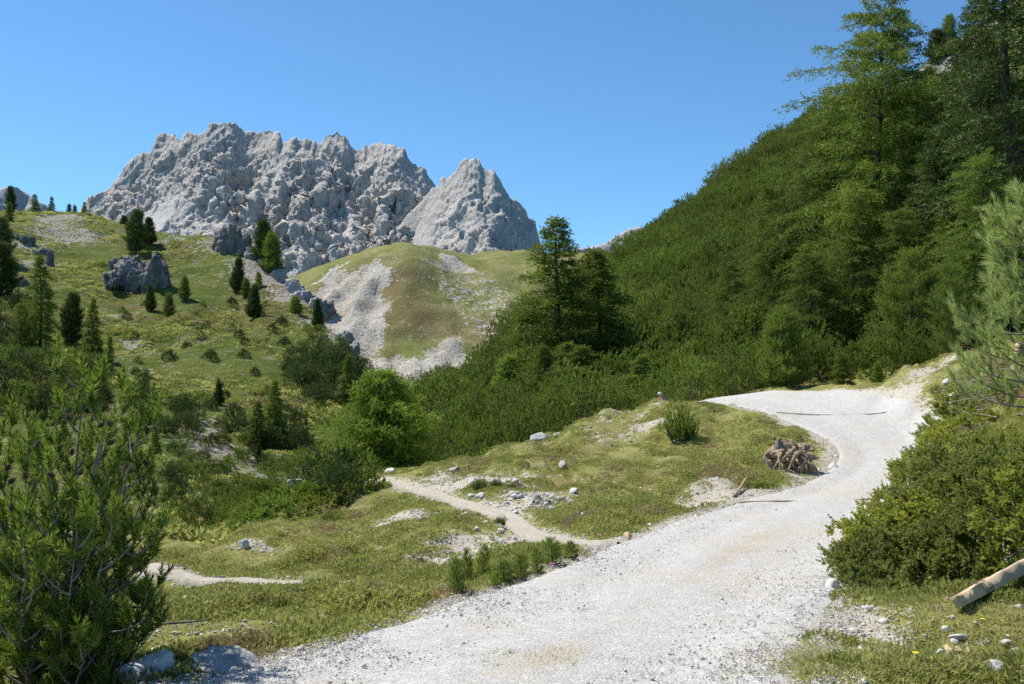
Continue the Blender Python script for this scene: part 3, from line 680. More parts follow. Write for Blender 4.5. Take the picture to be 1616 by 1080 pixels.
def conifer_mesh(H, R, seed, kind, nb, ntw, ntf, lean=0., prof=None, bare=.06, mat=None, tuft=None, ts=1., droop=.25, irr=.25, split=False):
    """trunk and crown meshes of a tree of height H with crown radius R; tufts are leaf-sized faces"""
    r = np.random.RandomState(seed)
    tr = MB(); cr = MB()
    lx, ly = lean * H * r.normal(size=2)
    def axis(z): t = z / H; return np.stack([lx * t * t + .012 * H * np.sin(5 * t + seed), ly * t * t + .012 * H * np.cos(4 * t + seed), z], -1)
    zs = np.linspace(-.3, H, 14); r0 = H * .016 + .02
    tube(tr, axis(zs), r0 * np.clip(1 - zs / H, .03, 1) ** .85, 7, .5)
    Ps, Ds, Ts = [], [], []
    gap = r.rand(12) * .5 + .75
    for i in range(nb):
        t = bare + (1 - bare) * (i + r.rand() * .8) / nb; t = min(t, .985)
        z = t * H; b0 = axis(np.array(z))
        az = i * 2.39996 + r.normal() * .35
        L = R * (prof(t) if prof else (1 - t) ** .75) * (1 - irr + 2 * irr * r.rand()) * gap[int(t * 11.9)] + .04 * R
        o = np.array([math.cos(az), math.sin(az), 0])
        up = .35 * (t - .25) + .12 * r.normal()
        if kind == 'larch': p1 = b0 + o * L * .5 + np.array([0, 0, L * (up + .05)]); p2 = b0 + o * L + np.array([0, 0, L * (up - droop * (1 - t))])
        else: p1 = b0 + o * L * .55 + np.array([0, 0, L * (up - .10)]); p2 = b0 + o * L + np.array([0, 0, L * (up + .25)])
        n = 7; path = bez(b0, p1, p2, n)
        tube(tr, path, (.006 + .010 * L) * np.linspace(1, .25, n), 3, .5, cap=False)
        m = max(3, int(ntw * (.35 + .65 * L / R)))
        tt = .15 + .85 * (np.arange(m) + r.rand(m)) / m
        q = (1 - tt)[:, None] ** 2 * b0 + 2 * (tt * (1 - tt))[:, None] * p1 + tt[:, None] ** 2 * p2
        fwd = unit(2 * (1 - tt)[:, None] * (p1 - b0) + 2 * tt[:, None] * (p2 - p1))
        sgn = np.where(np.arange(m) % 2, 1., -1.)
        side = np.cross(fwd, [0, 0, 1.]) * sgn[:, None]
        dn = -.35 if kind == 'larch' else .45
        td = unit(side * (.8 - .3 * tt)[:, None] + fwd * (.55 + .5 * tt)[:, None] + np.array([0, 0, dn]) * (.4 + .6 * r.rand(m))[:, None] + r.normal(size=(m, 3)) * .22)
        tl = (.36 * L * (1.05 - .75 * tt) + .10) * (.6 + .7 * r.rand(m))
        nf = np.maximum(2, (ntf * (.4 + tl / (.36 * R))).astype(int))
        for j in range(m):
            k = nf[j]; f = (np.arange(k) + .2 + .6 * r.rand(k)) / k
            Ps.append(q[j] + td[j] * (tl[j] * f)[:, None] + np.array([0, 0, (-.12 if kind == 'larch' else .06)]) * (tl[j] * f ** 2)[:, None] + r.normal(size=(k, 3)) * .012 * R / 2)
            Ds.append(unit(td[j] * .8 + r.normal(size=(k, 3)) * .45 + np.array([0, 0, .15 if kind == 'larch' else .75])))
            Ts.append(np.clip(.25 + .45 * f * tt[j] + .35 * r.rand(k) + .15 * (t - .5), 0, 1))
    # leader
    k = 10; f = np.linspace(.9, 1, k); Ps.append(axis(f * H)); Ds.append(unit(np.array([0, 0, 1.]) + r.normal(size=(k, 3)) * .6)); Ts.append(np.full(k, .8))
    P = np.concatenate(Ps); D = np.concatenate(Ds); T = np.concatenate(Ts)
    s = ts * (.75 + .5 * r.rand(len(P)))
    half = r.rand(len(P)) < .5
    place(cr, tuft[0], P[half], D[half], s[half], r, T[half]); place(cr, tuft[1], P[~half], D[~half], s[~half], r, T[~half])
    return tr.mesh('trunk', M_BARK), cr.mesh('crown', mat)

LT = [brush(7, .10, .075, .026, 1.05, 1), brush(7, .13, .07, .025, .95, 2)]        # larch tufts
PT = [brush(14, .26, .085, .020, .75, 3), brush(14, .30, .085, .022, .7, 4)]       # pine shoots
ovoid = lambda t: min(1, 3.2 * t + .45) * max(0, 1 - t) ** .55 * .95
coneish = lambda t: (1 - t) ** .85
old = lambda t: (.62 + .38 * math.sin(2.3 * t + .6)) * (1 - t) ** .42
K = {}
K['larch_big_a'] = conifer_mesh(19, 4.9, 11, 'larch', 210, 30, 8, .02, lambda t: (.70 + .2 * math.sin(5 * t)) * (1 - t) ** .36 * (1.0 + .75 * max(0, min(1, (t - .5) / .2))), .12, M_LARCH, LT, 1.9, .25, .35)
K['larch_big_b'] = conifer_mesh(17, 4.6, 12, 'larch', 190, 25, 7, .03, old, .08, M_LARCH, LT, 1.9, .4, .35)
K['larch_big_c'] = conifer_mesh(15, 4.6, 13, 'larch', 190, 25, 7, .03, lambda t: (1 - t) ** .5, .05, M_LARCH, LT, 1.9, .45, .3)
K['larch_a'] = conifer_mesh(10, 2.6, 21, 'larch', 120, 20, 6, .02, coneish, .10, M_LARCH, LT, 1.9, .3, .4)
K['larch_b'] = conifer_mesh(9, 2.3, 22, 'larch', 120, 20, 6, .02, coneish, .06, M_LARCH, LT, 1.9, .3, .35)
K['larch_c'] = conifer_mesh(5, 1.25, 23, 'larch', 90, 15, 5, .02, coneish, .06, M_LARCH, LT, 1.5, .2, .3)
K['young_larch'] = conifer_mesh(3.9, 1.9, 24, 'larch', 210, 22, 7, .01, lambda t: min(1, 2.5 * t + .62) * (1 - t) ** .62, .02, M_LARCH_B, [brush(8, .09, .05, .017, .9, 5), brush(8, .11, .05, .016, .9, 6)], 1.35, -.1, .25)
K['stone_pine_a'] = conifer_mesh(6.5, 1.7, 31, 'pine', 120, 16, 5, .02, ovoid, .03, M_DARK, PT, 1.5, .2, .25)
K['stone_pine_b'] = conifer_mesh(5, 1.25, 32, 'pine', 110, 14, 5, .02, ovoid, .02, M_DARK, PT, 1.4, .2, .2)
K['stone_pine_c'] = conifer_mesh(9, 2.6, 33, 'pine', 120, 16, 5, .02, ovoid, .04, M_PINE, PT, 1.35, .2, .3)
K['small_pine'] = conifer_mesh(3, .85, 34, 'pine', 90, 12, 5, .01, lambda t: min(1, 3 * t + .55) * (1 - t) ** .7, .02, M_PINE, PT, .8, .2, .2)
K['sapling'] = conifer_mesh(3, .75, 36, 'pine', 46, 9, 4, .03, lambda t: min(1, 2 * t + .5) * (1 - t) ** .8, .02, M_MUGO, PT, 1.0, .2, .45)
K['tall_fir'] = conifer_mesh(20, 3.4, 35, 'larch', 240, 21, 7, .01, lambda t: (1 - t) ** .6, .03, M_DARK, LT, 1.8, .5, .25)

def mugo_mesh(R, H, ns, seed, mat, tmpl, ts=1., lowf=.42):
    """mountain pine: many stems bending out then up, ending in candles"""
    r = np.random.RandomState(seed); st = MB(); cr = MB(); P = []; D = []; T = []
    for i in range(ns):
        rad = R * math.sqrt((i + .5) / ns); az = i * 2.39996 + r.normal() * .2
        o = np.array([math.cos(az), math.sin(az), 0])
        h = H * (1 - .62 * (rad / R) ** 2) * (.8 + .3 * r.rand())
        b = o * rad * .25; top = o * rad + np.array([0, 0, h]); mid = o * rad * .85 + np.array([0, 0, h * .35])
        path = bez(b - np.array([0, 0, .15]), mid, top, 5)
        if i % 3 == 0: tube(st, path, np.linspace(.03, .008, 5), 3, .5, cap=False)
        k = 6 + int(3 * r.rand())
        f = lowf + (1 - lowf) * (np.arange(k) + r.rand(k)) / k
        q = (1 - f)[:, None] ** 2 * b + 2 * (f * (1 - f))[:, None] * mid + f[:, None] ** 2 * top
        q = q + r.normal(size=(k, 3)) * np.array([.13, .13, .06]) * R / 1.2
        P.append(q); D.append(unit(np.array([0, 0, 1.]) + o * (.45 * rad / R) + r.normal(size=(k, 3)) * .22)); T.append(np.clip(-.05 + .75 * f ** 3 + .35 * r.rand(k), 0, 1))
    P = np.concatenate(P); D = np.concatenate(D); T = np.concatenate(T); s = ts * (.8 + .5 * r.rand(len(P)))
    h = r.rand(len(P)) < .5
    place(cr, tmpl[0], P[h], D[h], s[h], r, T[h]); place(cr, tmpl[1], P[~h], D[~h], s[~h], r, T[~h])
    return st.mesh('stems', M_BARK), cr.mesh('foliage', mat)
MT = [brush(24, .28, .085, .046, .72, 7, 5), brush(24, .36, .085, .046, .66, 8, 5)]
def bush_mesh(R, H, nc, seed, mat, ts=1.):
    """rounded mountain pine: fans of candles over a lumpy dome, dark inside"""
    r = np.random.RandomState(seed); st = MB(); cr = MB()
    d = unit(r.normal(size=(nc, 3))); d[:, 2] = np.abs(d[:, 2]) * 1.1 + .05; d = unit(d)
    rad = (1 - .30 * r.rand(nc) ** 2) * (1 + .22 * noise(d * 1.9 + seed) + .20 * noise(d * 4.3 + seed))
    Cn = d * np.array([R, R, H]) * rad[:, None]
    for c in Cn[::7]: tube(st, bez(np.array([0, 0, -.15]), c * np.array([.8, .8, .3]), c * .96, 5), np.linspace(.035, .010, 5), 3, .5, cap=False)
    m = 6; ii = np.repeat(np.arange(nc), m); k = len(ii)
    P = Cn[ii] + r.normal(size=(k, 3)) * np.array([.13, .13, .09]); cl = r.rand(nc)[ii]
    D = unit(d[ii] * .5 + np.array([0, 0, .85]) + r.normal(size=(k, 3)) * .34)
    hh = P[:, 2] / H
    T = np.clip(-.25 + .60 * rad[ii] * .8 + .35 * cl + .30 * r.rand(k), 0, 1)  # inner fans tinted darker, shade inside the bush put into the colour
    s_ = ts * (.75 + .5 * r.rand(k)); h = r.rand(k) < .5
    place(cr, BT[0], P[h], D[h], s_[h], r, T[h]); place(cr, BT[1], P[~h], D[~h], s_[~h], r, T[~h])
    return st.mesh('stems', M_BARK), cr.mesh('foliage', mat)
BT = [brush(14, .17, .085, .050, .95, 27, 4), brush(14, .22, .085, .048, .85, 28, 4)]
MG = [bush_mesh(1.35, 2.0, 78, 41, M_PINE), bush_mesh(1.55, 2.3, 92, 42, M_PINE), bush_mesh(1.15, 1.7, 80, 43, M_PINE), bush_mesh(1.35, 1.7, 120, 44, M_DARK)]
MS = [mugo_mesh(.55, .95, 52, 45, M_PINE, [brush(26, .13, .055, .020, .8, 9, 6), brush(26, .17, .055, .020, .75, 10, 6)], 1.0, .15), mugo_mesh(.7, .9, 34, 46, M_PINE, [brush(24, .15, .055, .019, .8, 9, 6), brush(24, .19, .055, .019, .75, 10, 6)], 1.0), mugo_mesh(.30, 1.05, 11, 47, M_MUGO, [brush(30, .20, .06, .018, .75, 9, 6), brush(30, .24, .06, .018, .7, 10, 6)], 1.0, .12)]

def plant(name, meshes, parts, loc, s, rz, label, cat, group=None, sz=None):
    o = empty(name, loc, rz, s)
    if sz: o.scale = (s, s, sz)
    for nm, me in zip(parts, meshes): obj(nm, me, o)
    return tag(o, label, cat, group)
KH = {'larch_low': 9, 'larch_big_a': 19, 'larch_big_b': 17, 'larch_big_c': 15, 'larch_a': 10, 'larch_b': 9, 'larch_c': 5, 'young_larch': 3.9, 'stone_pine_a': 6.5, 'stone_pine_b': 5, 'stone_pine_c': 9, 'small_pine': 3, 'tall_fir': 20}
def tree(kind, px, pyb, pyt, label, cat='larch', Y=None, wid=1., rz=None, name=None, group=None):
    p = hit(px, pyb) if Y is None else on(px, Y)
    top = (600 - pyt) / FPX * p[1]; h = top - p[2]
    sz = h / KH[kind]
    r = random.Random(int(px * 7 + pyt)); rz = r.random() * 6.28 if rz is None else rz
    return plant(name or ('larch_tree' if 'larch' in kind else 'pine_tree'), K[kind], ('trunk', 'crown'), tuple(p - np.array([0, 0, .05])), sz * wid, rz, label, cat, group, sz)

# --- the larches and pines of the right-hand wood
tree('larch_big_a', 1385, 590, 2, 'tallest larch, its open crown standing against the sky at the upper right', Y=52, wid=1.0, rz=.4)
tree('larch_big_c', 1290, 590, 190, 'broad drooping larch on the left flank of the tallest larch', Y=56, wid=.95)
tree('larch_big_b', 1465, 590, 150, 'full larch close on the right of the tallest larch', Y=50, wid=.95)
tree('larch_big_c', 1225, 600, 290, 'bushy larch at the left end of the larch wood', Y=58, wid=.95)
tree('larch_big_c', 1350, 600, 300, 'wide low larch with drooping boughs behind the road bend', Y=48, wid=1.15)
tree('larch_big_b', 1430, 600, 330, 'lower larch with dark trunk above the bank beside the road bend', Y=46, wid=1.1)
tree('larch_big_b', 1300, 560, 235, 'larch at the back of the wood, left behind the tallest larch', Y=70, wid=1.2)
tree('larch_big_c', 1420, 540, 170, 'larch at the back of the wood, right behind the tallest larch', Y=72, wid=1.3)
tree('larch_big_c', 1510, 560, 330, 'drooping larch low between the dark conifers', Y=45, wid=1.2)
tree('larch_big_b', 1610, 540, 130, 'larch behind the dark tall conifer at the right edge', Y=58, wid=1.2)
tree('larch_big_c', 1280, 600, 400, 'low bushy larch over the pine at the far road edge', Y=47, wid=1.3)
tree('tall_fir', 1595, 570, -120, 'dark tall conifer cut off by the top right corner', 'conifer', Y=42, wid=1.3, name='conifer_tree')
tree('tall_fir', 1560, 560, -20, 'dark conifer squeezed between its two taller neighbours at upper right', 'conifer', Y=46, wid=1.1, name='conifer_tree')
tree('tall_fir', 1480, 570, 215, 'dark pointed conifer in the lower middle of the wood', 'conifer', Y=47, wid=1.3, name='conifer_tree')
tree('tall_fir', 1525, 570, 60, 'dark conifer between the tallest larch and the right edge', 'conifer', Y=50, wid=1.1, name='conifer_tree')
tree('larch_big_b', 1560, 570, 240, 'shorter green larch in front of the dark conifers by the right edge', Y=40, wid=.95)
tree('stone_pine_c', 1440, 570, 395, 'dense pine low in the wood just left of the blue-green pine', 'pine', Y=42, wid=1.2)
tree('stone_pine_c', 1500, 560, 420, 'dense dark pine behind the top of the grassy bank', 'pine', Y=39, wid=1.1)
tree('larch_big_c', 1150, 600, 400, 'rounded larch half sunk in the thicket at the wood\'s left edge', Y=62, wid=.9)
tree('small_pine', 1237, 616, 492, 'upright bushy pine standing behind the far edge of the road', 'pine', Y=38, wid=1.35)
tree('larch_c', 1330, 603, 555, 'small spiky larch sapling right of the pine at the road edge', Y=38.5, wid=1.5)
tree('larch_c', 1385, 600, 570, 'small larch sapling at the road end by the bank', Y=37, wid=1.2)
tree('larch_a', 880, 640, 342, 'slender larch with layered boughs rising above the round hill', Y=60, wid=1.4, rz=1.0)
tree('larch_b', 945, 640, 392, 'thin-topped larch just right of the slender layered larch', Y=62, wid=1.4)
tree('larch_b', 860, 670, 545, 'wide larch in front of the slender layered larch', Y=54, wid=1.5)
tree('larch_b', 915, 670, 545, 'low wide larch below the thin-topped larch', Y=50, wid=2.2)
tree('larch_a', 800, 680, 565, 'spreading larch at the left of the larch group', Y=57, wid=1.7)
tree('larch_b', 1010, 650, 560, 'low larch right of the larch group behind the meadow crest', Y=48, wid=1.9)
tree('larch_b', 830, 660, 470, 'lower larch leaning out on the left of the slender layered larch', Y=62, wid=1.1)
tree('larch_c', 900, 650, 540, 'low spreading larch at the foot of the slender layered larch', Y=52, wid=1.9)
tree('larch_c', 800, 670, 560, 'small larch in the thicket below the round hill', Y=56, wid=1.6)
tree('young_larch', 600, 760, 588, 'bright green bushy larch beyond the end of the grassy knoll', Y=31.5, wid=.98, rz=.6)
tree('larch_c', 690, 640, 590, 'pale young larch at the upper left end of the thicket', Y=74, wid=1.3)
tree('small_pine', 1507, 100, 20, 'small pointed pine on the skyline above the white scree', 'pine', Y=113, wid=1.0)
tree('stone_pine_b', 1488, 110, 42, 'dark low pine on the skyline left of the pointed pine', 'pine', Y=113, wid=1.5)
tree('stone_pine_b', 1530, 130, 70, 'pine hanging over the white scree at the upper right', 'pine', Y=108, wid=1.3)
# --- left hill
tree('stone_pine_a', 12, 342, 294, 'dark pine on the skyline at the far left', 'pine', wid=.85, Y=172)
tree('larch_c', 51, 332, 305, 'rounded small larch on the grassy skyline next to the dark pine', wid=1.3, Y=176)
tree('larch_c', 77, 330, 309, 'small thin larch, second on the grassy skyline', wid=1.0, Y=177)
tree('larch_c', 129, 338, 317, 'small larch at the right end of the skyline row', wid=1.1, Y=176)
tree('small_pine', 105, 332, 321, 'tiny conifer on the skyline, left of a tiny twin', 'pine', wid=1.0, Y=177)
tree('small_pine', 114, 333, 323, 'tiny conifer on the skyline, right of a tiny twin', 'pine', wid=1.0, Y=177)
tree('stone_pine_a', 212, 412, 333, 'big dark pine growing right above the dark crag', 'pine', wid=1.15, Y=146)
tree('stone_pine_b', 232, 400, 345, 'smaller pine close on the right of the big pine above the dark crag', 'pine', wid=1.1, Y=150)
tree('stone_pine_b', 193, 365, 340, 'low dark shrub-like pine on the ridge left of the crag pine', 'pine', wid=1.8, Y=172)
tree('stone_pine_b', 415, 392, 350, 'dark oval pine on the rocky ridge end', 'pine', wid=1.15, Y=140)
tree('small_pine', 428, 395, 370, 'small pine tucked right of the oval ridge pine', 'pine', wid=1.0, Y=138)
tree('stone_pine_b', 376, 460, 410, 'dark upright pine below the ridge rocks', 'pine', wid=.95)
tree('small_pine', 388, 470, 440, 'small pine at the right foot of the upright dark pine', 'pine', wid=1.1)
tree('stone_pine_b', 401, 503, 452, 'dark pine, lower one of the pair below the ridge rocks', 'pine', wid=.9)
tree('small_pine', 408, 455, 430, 'small pine between the two dark pines below the ridge', 'pine', wid=1.0)
tree('stone_pine_b', 237, 492, 451, 'small dark pine on the grass right below the dark crag', 'pine', wid=.8)
tree('small_pine', 266, 500, 464, 'pale small pine right of the small dark pine under the crag', 'pine', wid=1.1)
tree('small_pine', 291, 475, 437, 'slim pine standing right of the crag shadow', 'pine', wid=1.0)
tree('stone_pine_b', 501, 522, 474, 'dark pine at the lip of the pale gully', 'pine', wid=.75)
tree('small_pine', 466, 496, 468, 'dark bush-like pine on the slope above the pale gully', 'pine', wid=1.6)
tree('larch_a', 62, 560, 402, 'tall thin larch on the left slope, above the dark thicket', wid=.95)
tree('stone_pine_a', 113, 545, 465, 'dense dark round pine right of the tall thin larch', 'pine', wid=1.05)
tree('larch_b', 145, 570, 470, 'faint slim larch right of the dense round pine', wid=.75)
tree('larch_b', 172, 590, 530, 'small slim larch at the lower right of the faint larch', wid=.8)
tree('larch_c', 10, 350, 318, 'leaning larch at the far left edge below the skyline', wid=1.2, Y=160)
tree('stone_pine_a', 2, 470, 385, 'broad dark pine at the far left, under the rock rib', 'pine', wid=1.3)
tree('stone_pine_c', 30, 560, 480, 'dark pine left of the tall thin larch', 'pine', wid=1.0)
tree('stone_pine_a', 4, 410, 345, 'dark pine on the far left edge of the slope', 'pine', wid=1.1)
tree('larch_b', 405, 705, 632, 'left of two dark green larches low on the slope', wid=1.2)
tree('larch_b', 432, 700, 600, 'taller right one of two dark green larches low on the slope', wid=.95)
tree('stone_pine_b', 345, 640, 605, 'lone small dark pine in the middle of the grassy slope', 'pine', wid=1.0)
tree('larch_c', 345, 635, 595, 'thin sapling beside the lone small pine on the slope', wid=.8)
tree('larch_b', 548, 650, 560, 'larch in the dark clump left of the bright green larch', wid=.9)
tree('stone_pine_b', 408, 728, 700, 'tiny dark conifer by the white stony streak in the valley', 'pine', wid=.8)
tree('larch_c', 100, 700, 660, 'small pale larch in the clearing below the dark thicket', wid=1.2)
tree('larch_c', 65, 690, 648, 'small larch at the left of the clearing below the dark thicket', wid=1.2)
tree('small_pine', 27, 718, 680, 'tiny pointed fir standing on the bright left clearing', 'pine', wid=.8)
tree('larch_c', 245, 720, 670, 'light green larch sapling left of the white stony streak', wid=1.0)

# --- mountain pines massed on the right slope: 300 nearest as shrubs of their own, the rest one mass
rs = np.random.RandomState(5)
POLY = [(640, 665), (700, 588), (770, 545), (880, 470), (1000, 400), (1100, 325), (1290, 190), (1420, 150), (1470, 120), (1460, 250), (1640, 200), (1640, 600), (1380, 612), (1110, 660), (960, 700), (850, 740), (740, 770), (640, 780)]
cx, cy_ = np.meshgrid(np.arange(-14, 75, 1.9), np.arange(37, 142, 1.9)); cx = cx.ravel() + rs.uniform(-.8, .8, cx.size); cy_ = cy_.ravel() + rs.uniform(-.8, .8, cy_.size)
cz = gz(cx, cy_); pp = px_of(np.stack([cx, cy_, cz], 1))
ok = inpoly(pp, POLY) & ~((pp[:, 0] > 1050) & (pp[:, 0] < 1400) & (cy_ < 43)) & ~((pp[:, 0] > 1330) & (cy_ < 42))
ok &= ~(np.hypot(cx - at(1490, 95, 114)[0], (cy_ - 114) * .8) < 8)
ok &= ~((B.samp(B.at['rock'], cx, cy_)) > .55); ok &= ~((np.abs(pp[:, 0] - 1047) < 45) & (cy_ < 39))
gapn = N2(cx, cy_, .09, 3, 2); ok &= ~((gapn > .62))
# keep what is not hidden behind a nearer rise of the ground
T3 = np.stack([cx, cy_, cz], 1)[ok]
vis = np.ones(len(T3), bool)
for f in (.75, .85, .93):
    q = T3 * f; vis &= (gz(q[:, 0], q[:, 1]) - ((T3[:, 2] + 2.6) * f)) < .2
T3 = T3[vis]
order = np.argsort(T3[:, 1]); near_i = order[:120]; rest = order[120:]
for i in near_i:
    p = T3[i]; k = rs.randint(0, 3)
    ss = rs.uniform(.62, 1.1)
    plant('mountain_pine', MG[k], ('stems', 'foliage'), (p[0], p[1], p[2] - .1), ss, rs.rand() * 6.28, 'mountain pine shrub at the near foot of the dense right-hand thicket', 'shrub', 'mountain pines massed at the foot of the right slope')
q = T3[rest]
def joined(pair):
    a, b = pair; me = bpy.data.meshes.new('mountain_pine')
    va = np.empty(len(a.vertices) * 3, np.float32); a.vertices.foreach_get('co', va); vb = np.empty(len(b.vertices) * 3, np.float32); b.vertices.foreach_get('co', vb)
    fa = np.array([p.vertices[:] for p in a.polygons]); fb = np.array([p.vertices[:] for p in b.polygons])
    tb = np.empty(len(b.vertices), np.float32); b.attributes['tint'].data.foreach_get('value', tb)
    V = np.concatenate([va.reshape(-1, 3), vb.reshape(-1, 3)]); F = np.concatenate([fa, fb + len(a.vertices)])
    return mesh_data('mountain_pine', V, F, attrs={'tint': np.concatenate([np.full(len(a.vertices), .4), tb])}, mats=[a.materials[0], b.materials[0]], mat_idx=[0] * len(fa) + [1] * len(fb))
JM = [joined(m) for m in MG]
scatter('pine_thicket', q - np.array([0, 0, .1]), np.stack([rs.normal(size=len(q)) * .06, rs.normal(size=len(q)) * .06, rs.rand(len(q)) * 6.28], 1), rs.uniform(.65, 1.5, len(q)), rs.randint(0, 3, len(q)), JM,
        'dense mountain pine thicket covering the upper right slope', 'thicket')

# --- mountain pines on the left slope and in the valley
def patch(poly, n, lab, grp, k, smin, smax, seed, kinds=(3, 2), sep=1.3, parts_src=None, name='mountain_pine'):
    r = np.random.RandomState(seed); x0, y0 = np.min(poly, 0); x1, y1 = np.max(poly, 0); got = []; tries = 0
    while len(got) < n and tries < n * 40:
        tries += 1; c = np.array([[r.uniform(x0, x1), r.uniform(y0, y1)]])
        if not inpoly(c, poly)[0]: continue
        p = hit(*c[0])
        if any(np.hypot(*(p - g)[:2]) < sep for g in got): continue
        got.append(p)
        plant(name, (parts_src or MG)[kinds[r.randint(len(kinds))]], ('stems', 'foliage'), (p[0], p[1], p[2] - .1), r.uniform(smin, smax), r.rand() * 6.28, lab, 'shrub', grp)
patch([(-20, 585), (60, 570), (150, 600), (170, 660), (90, 670), (-20, 650)], 34, 'dark mountain pine in the shady thicket on the left slope', 'mountain pines of the dark left thicket', 3, .8, 1.2, 1)
patch([(-20, 500), (40, 480), (60, 540), (150, 560), (150, 600), (-20, 580)], 16, 'dark mountain pine above the shady thicket, under the tall thin larch', 'mountain pines under the tall thin larch', 3, .7, 1.1, 11)
patch([(480, 520), (560, 560), (590, 600), (560, 620), (500, 570)], 12, 'mountain pine low in the gully left of the round hill', 'mountain pines in the gully', 3, .6, 1.0, 12)
patch([(440, 570), (520, 560), (575, 600), (560, 655), (480, 650), (460, 600)], 20, 'dark mountain pine in the clump left of the bright green larch', 'mountain pines left of the bright larch', 3, .7, 1.1, 2, (3, 3))
patch([(360, 655), (480, 670), (490, 715), (400, 715)], 9, 'mountain pine around the two dark green larches', 'mountain pines by the two larches', 3, .5, .8, 3, (3, 3))
patch([(215, 620), (300, 640), (300, 690), (240, 690)], 10, 'dark mountain pine in the clump above the foreground pine', 'mountain pines above the foreground pine', 3, .5, .75, 4, (3, 3))
patch([(255, 740), (330, 745), (420, 775), (330, 830), (260, 850)], 20, 'green shrub on the valley floor right of the foreground pine', 'shrubs on the valley floor', 3, .22, .5, 5, (2, 3), .9, name='low_shrub')
patch([(430, 730), (520, 700), (600, 730), (560, 770), (480, 775)], 18, 'green shrub in the valley behind the knoll', 'shrubs in the valley behind the knoll', 3, .3, .7, 6, (0, 2), 1., name='low_shrub')
patch([(180, 420), (420, 480), (560, 560), (520, 640), (330, 690), (200, 600)], 42, 'small scattered shrub on the open left slope', 'shrubs scattered over the left slope', 3, .25, .55, 7, (3, 2), 2., name='low_shrub')
patch([(250, 690), (420, 700), (450, 745), (300, 760)], 22, 'small shrub by the white stony streak in the valley', 'shrubs by the stony streak', 3, .22, .5, 8, (2, 3), 1., name='low_shrub')
patch([(330, 800), (380, 770), (450, 770), (420, 800), (350, 840)], 12, 'mountain pine behind the bright mat on the knoll', 'mountain pines behind the knoll mat', 3, .45, .7, 9, (0, 2), .8)
patch([(490, 755), (560, 745), (575, 760), (520, 790)], 9, 'mountain pine at the left foot of the bright green larch', 'mountain pines at the bright larch', 3, .4, .6, 10, (3, 0), .7)
for i, (px, Y) in enumerate([(1260, 41), (1300, 43), (1345, 42), (1395, 41), (1430, 40), (1465, 40), (1505, 41), (1280, 45), (1325, 46), (1370, 45), (1415, 44), (1215, 42), (1180, 43)]):
    p = on(px, Y)
    plant('mountain_pine', MG[i % 3], ('stems', 'foliage'), (p[0], p[1], p[2] - .1), .55 + .12 * (i % 4), i * 1.3, 'mountain pine under the larches beyond the far road edge', 'shrub', 'mountain pines under the larches')
for i, px in enumerate((930, 965, 1000, 1030, 1095, 1130, 1165, 1195)):
    p = on(px, 38.6 + (i % 3) * 1.5)
    plant('mountain_pine', MG[i % 3], ('stems', 'foliage'), (p[0], p[1], p[2] - .1), .85, i * 1.7, 'mountain pine just behind the crest of the meadow and road', 'shrub', 'mountain pines right behind the crest')

# --- shrubs standing on the near meadow
def shrub(px, py, w_px, h_px, label, k=0, name='mountain_pine', cat='shrub'):
    p = hit(px, py); s = w_px / FPX * p[1] / (1.3, 1.6, .85)[k]; sz = h_px / FPX * p[1] / 1.1
    return plant(name, MS[k], ('stems', 'foliage'), (p[0], p[1], p[2] - .03), s, px * .01, label, cat, None, sz)
shrub(1073, 697, 66, 74, 'round mountain pine standing alone on the meadow near the crest')
shrub(757, 774, 32, 24, 'small pine shrub at the left of the stony patch')
shrub(783, 770, 22, 20, 'smaller thin pine shrub right beside the one at the stony patch')
shrub(790, 828, 28, 18, 'low yellowish pine sprig below the footpath bend')
shrub(447, 962, 34, 26, 'small round pine bush below the left footpath')
shrub(522, 826, 40, 24, 'small pine bush beside the bright mat on the knoll', 1)
shrub(664, 890, 22, 18, 'small green sprig below the stony meadow edge', 1)
shrub(1478, 626, 26, 24, 'small dark shrub on the bare bank beyond the road', 1)
shrub(1205, 770, 50, 14, 'low bright green tuft at the road edge under the stump')
for i, (px, py, w, h, lab) in enumerate([(722, 940, 30, 58, 'leftmost upright pine shoot at the road edge'), (738, 930, 28, 62, 'tallest slim pine at the left of the roadside row'), (762, 918, 36, 55, 'slim dark pine, third in the roadside row'),
        (795, 922, 44, 44, 'pine in the middle of the roadside row'), (822, 916, 44, 42, 'pine right of the middle of the roadside row'), (848, 908, 40, 44, 'bushy pine in the right half of the roadside row'),
        (873, 894, 40, 44, 'full pine second from the right in the roadside row'), (902, 884, 34, 34, 'rightmost pine of the roadside row'), (780, 928, 30, 26, 'lowest small pine in front of the roadside row')]):
    p = hit(px, py); k_ = p[1] / FPX
    plant('pine_sapling', K['sapling'], ('trunk', 'crown'), (p[0], p[1], p[2] - .02), w * k_ / (1.35 + .35 * (i % 3)), px * .7, lab, 'pine', None, h * k_ / (2.9 - .35 * (i % 4 == 1) + .4 * (i % 2)))

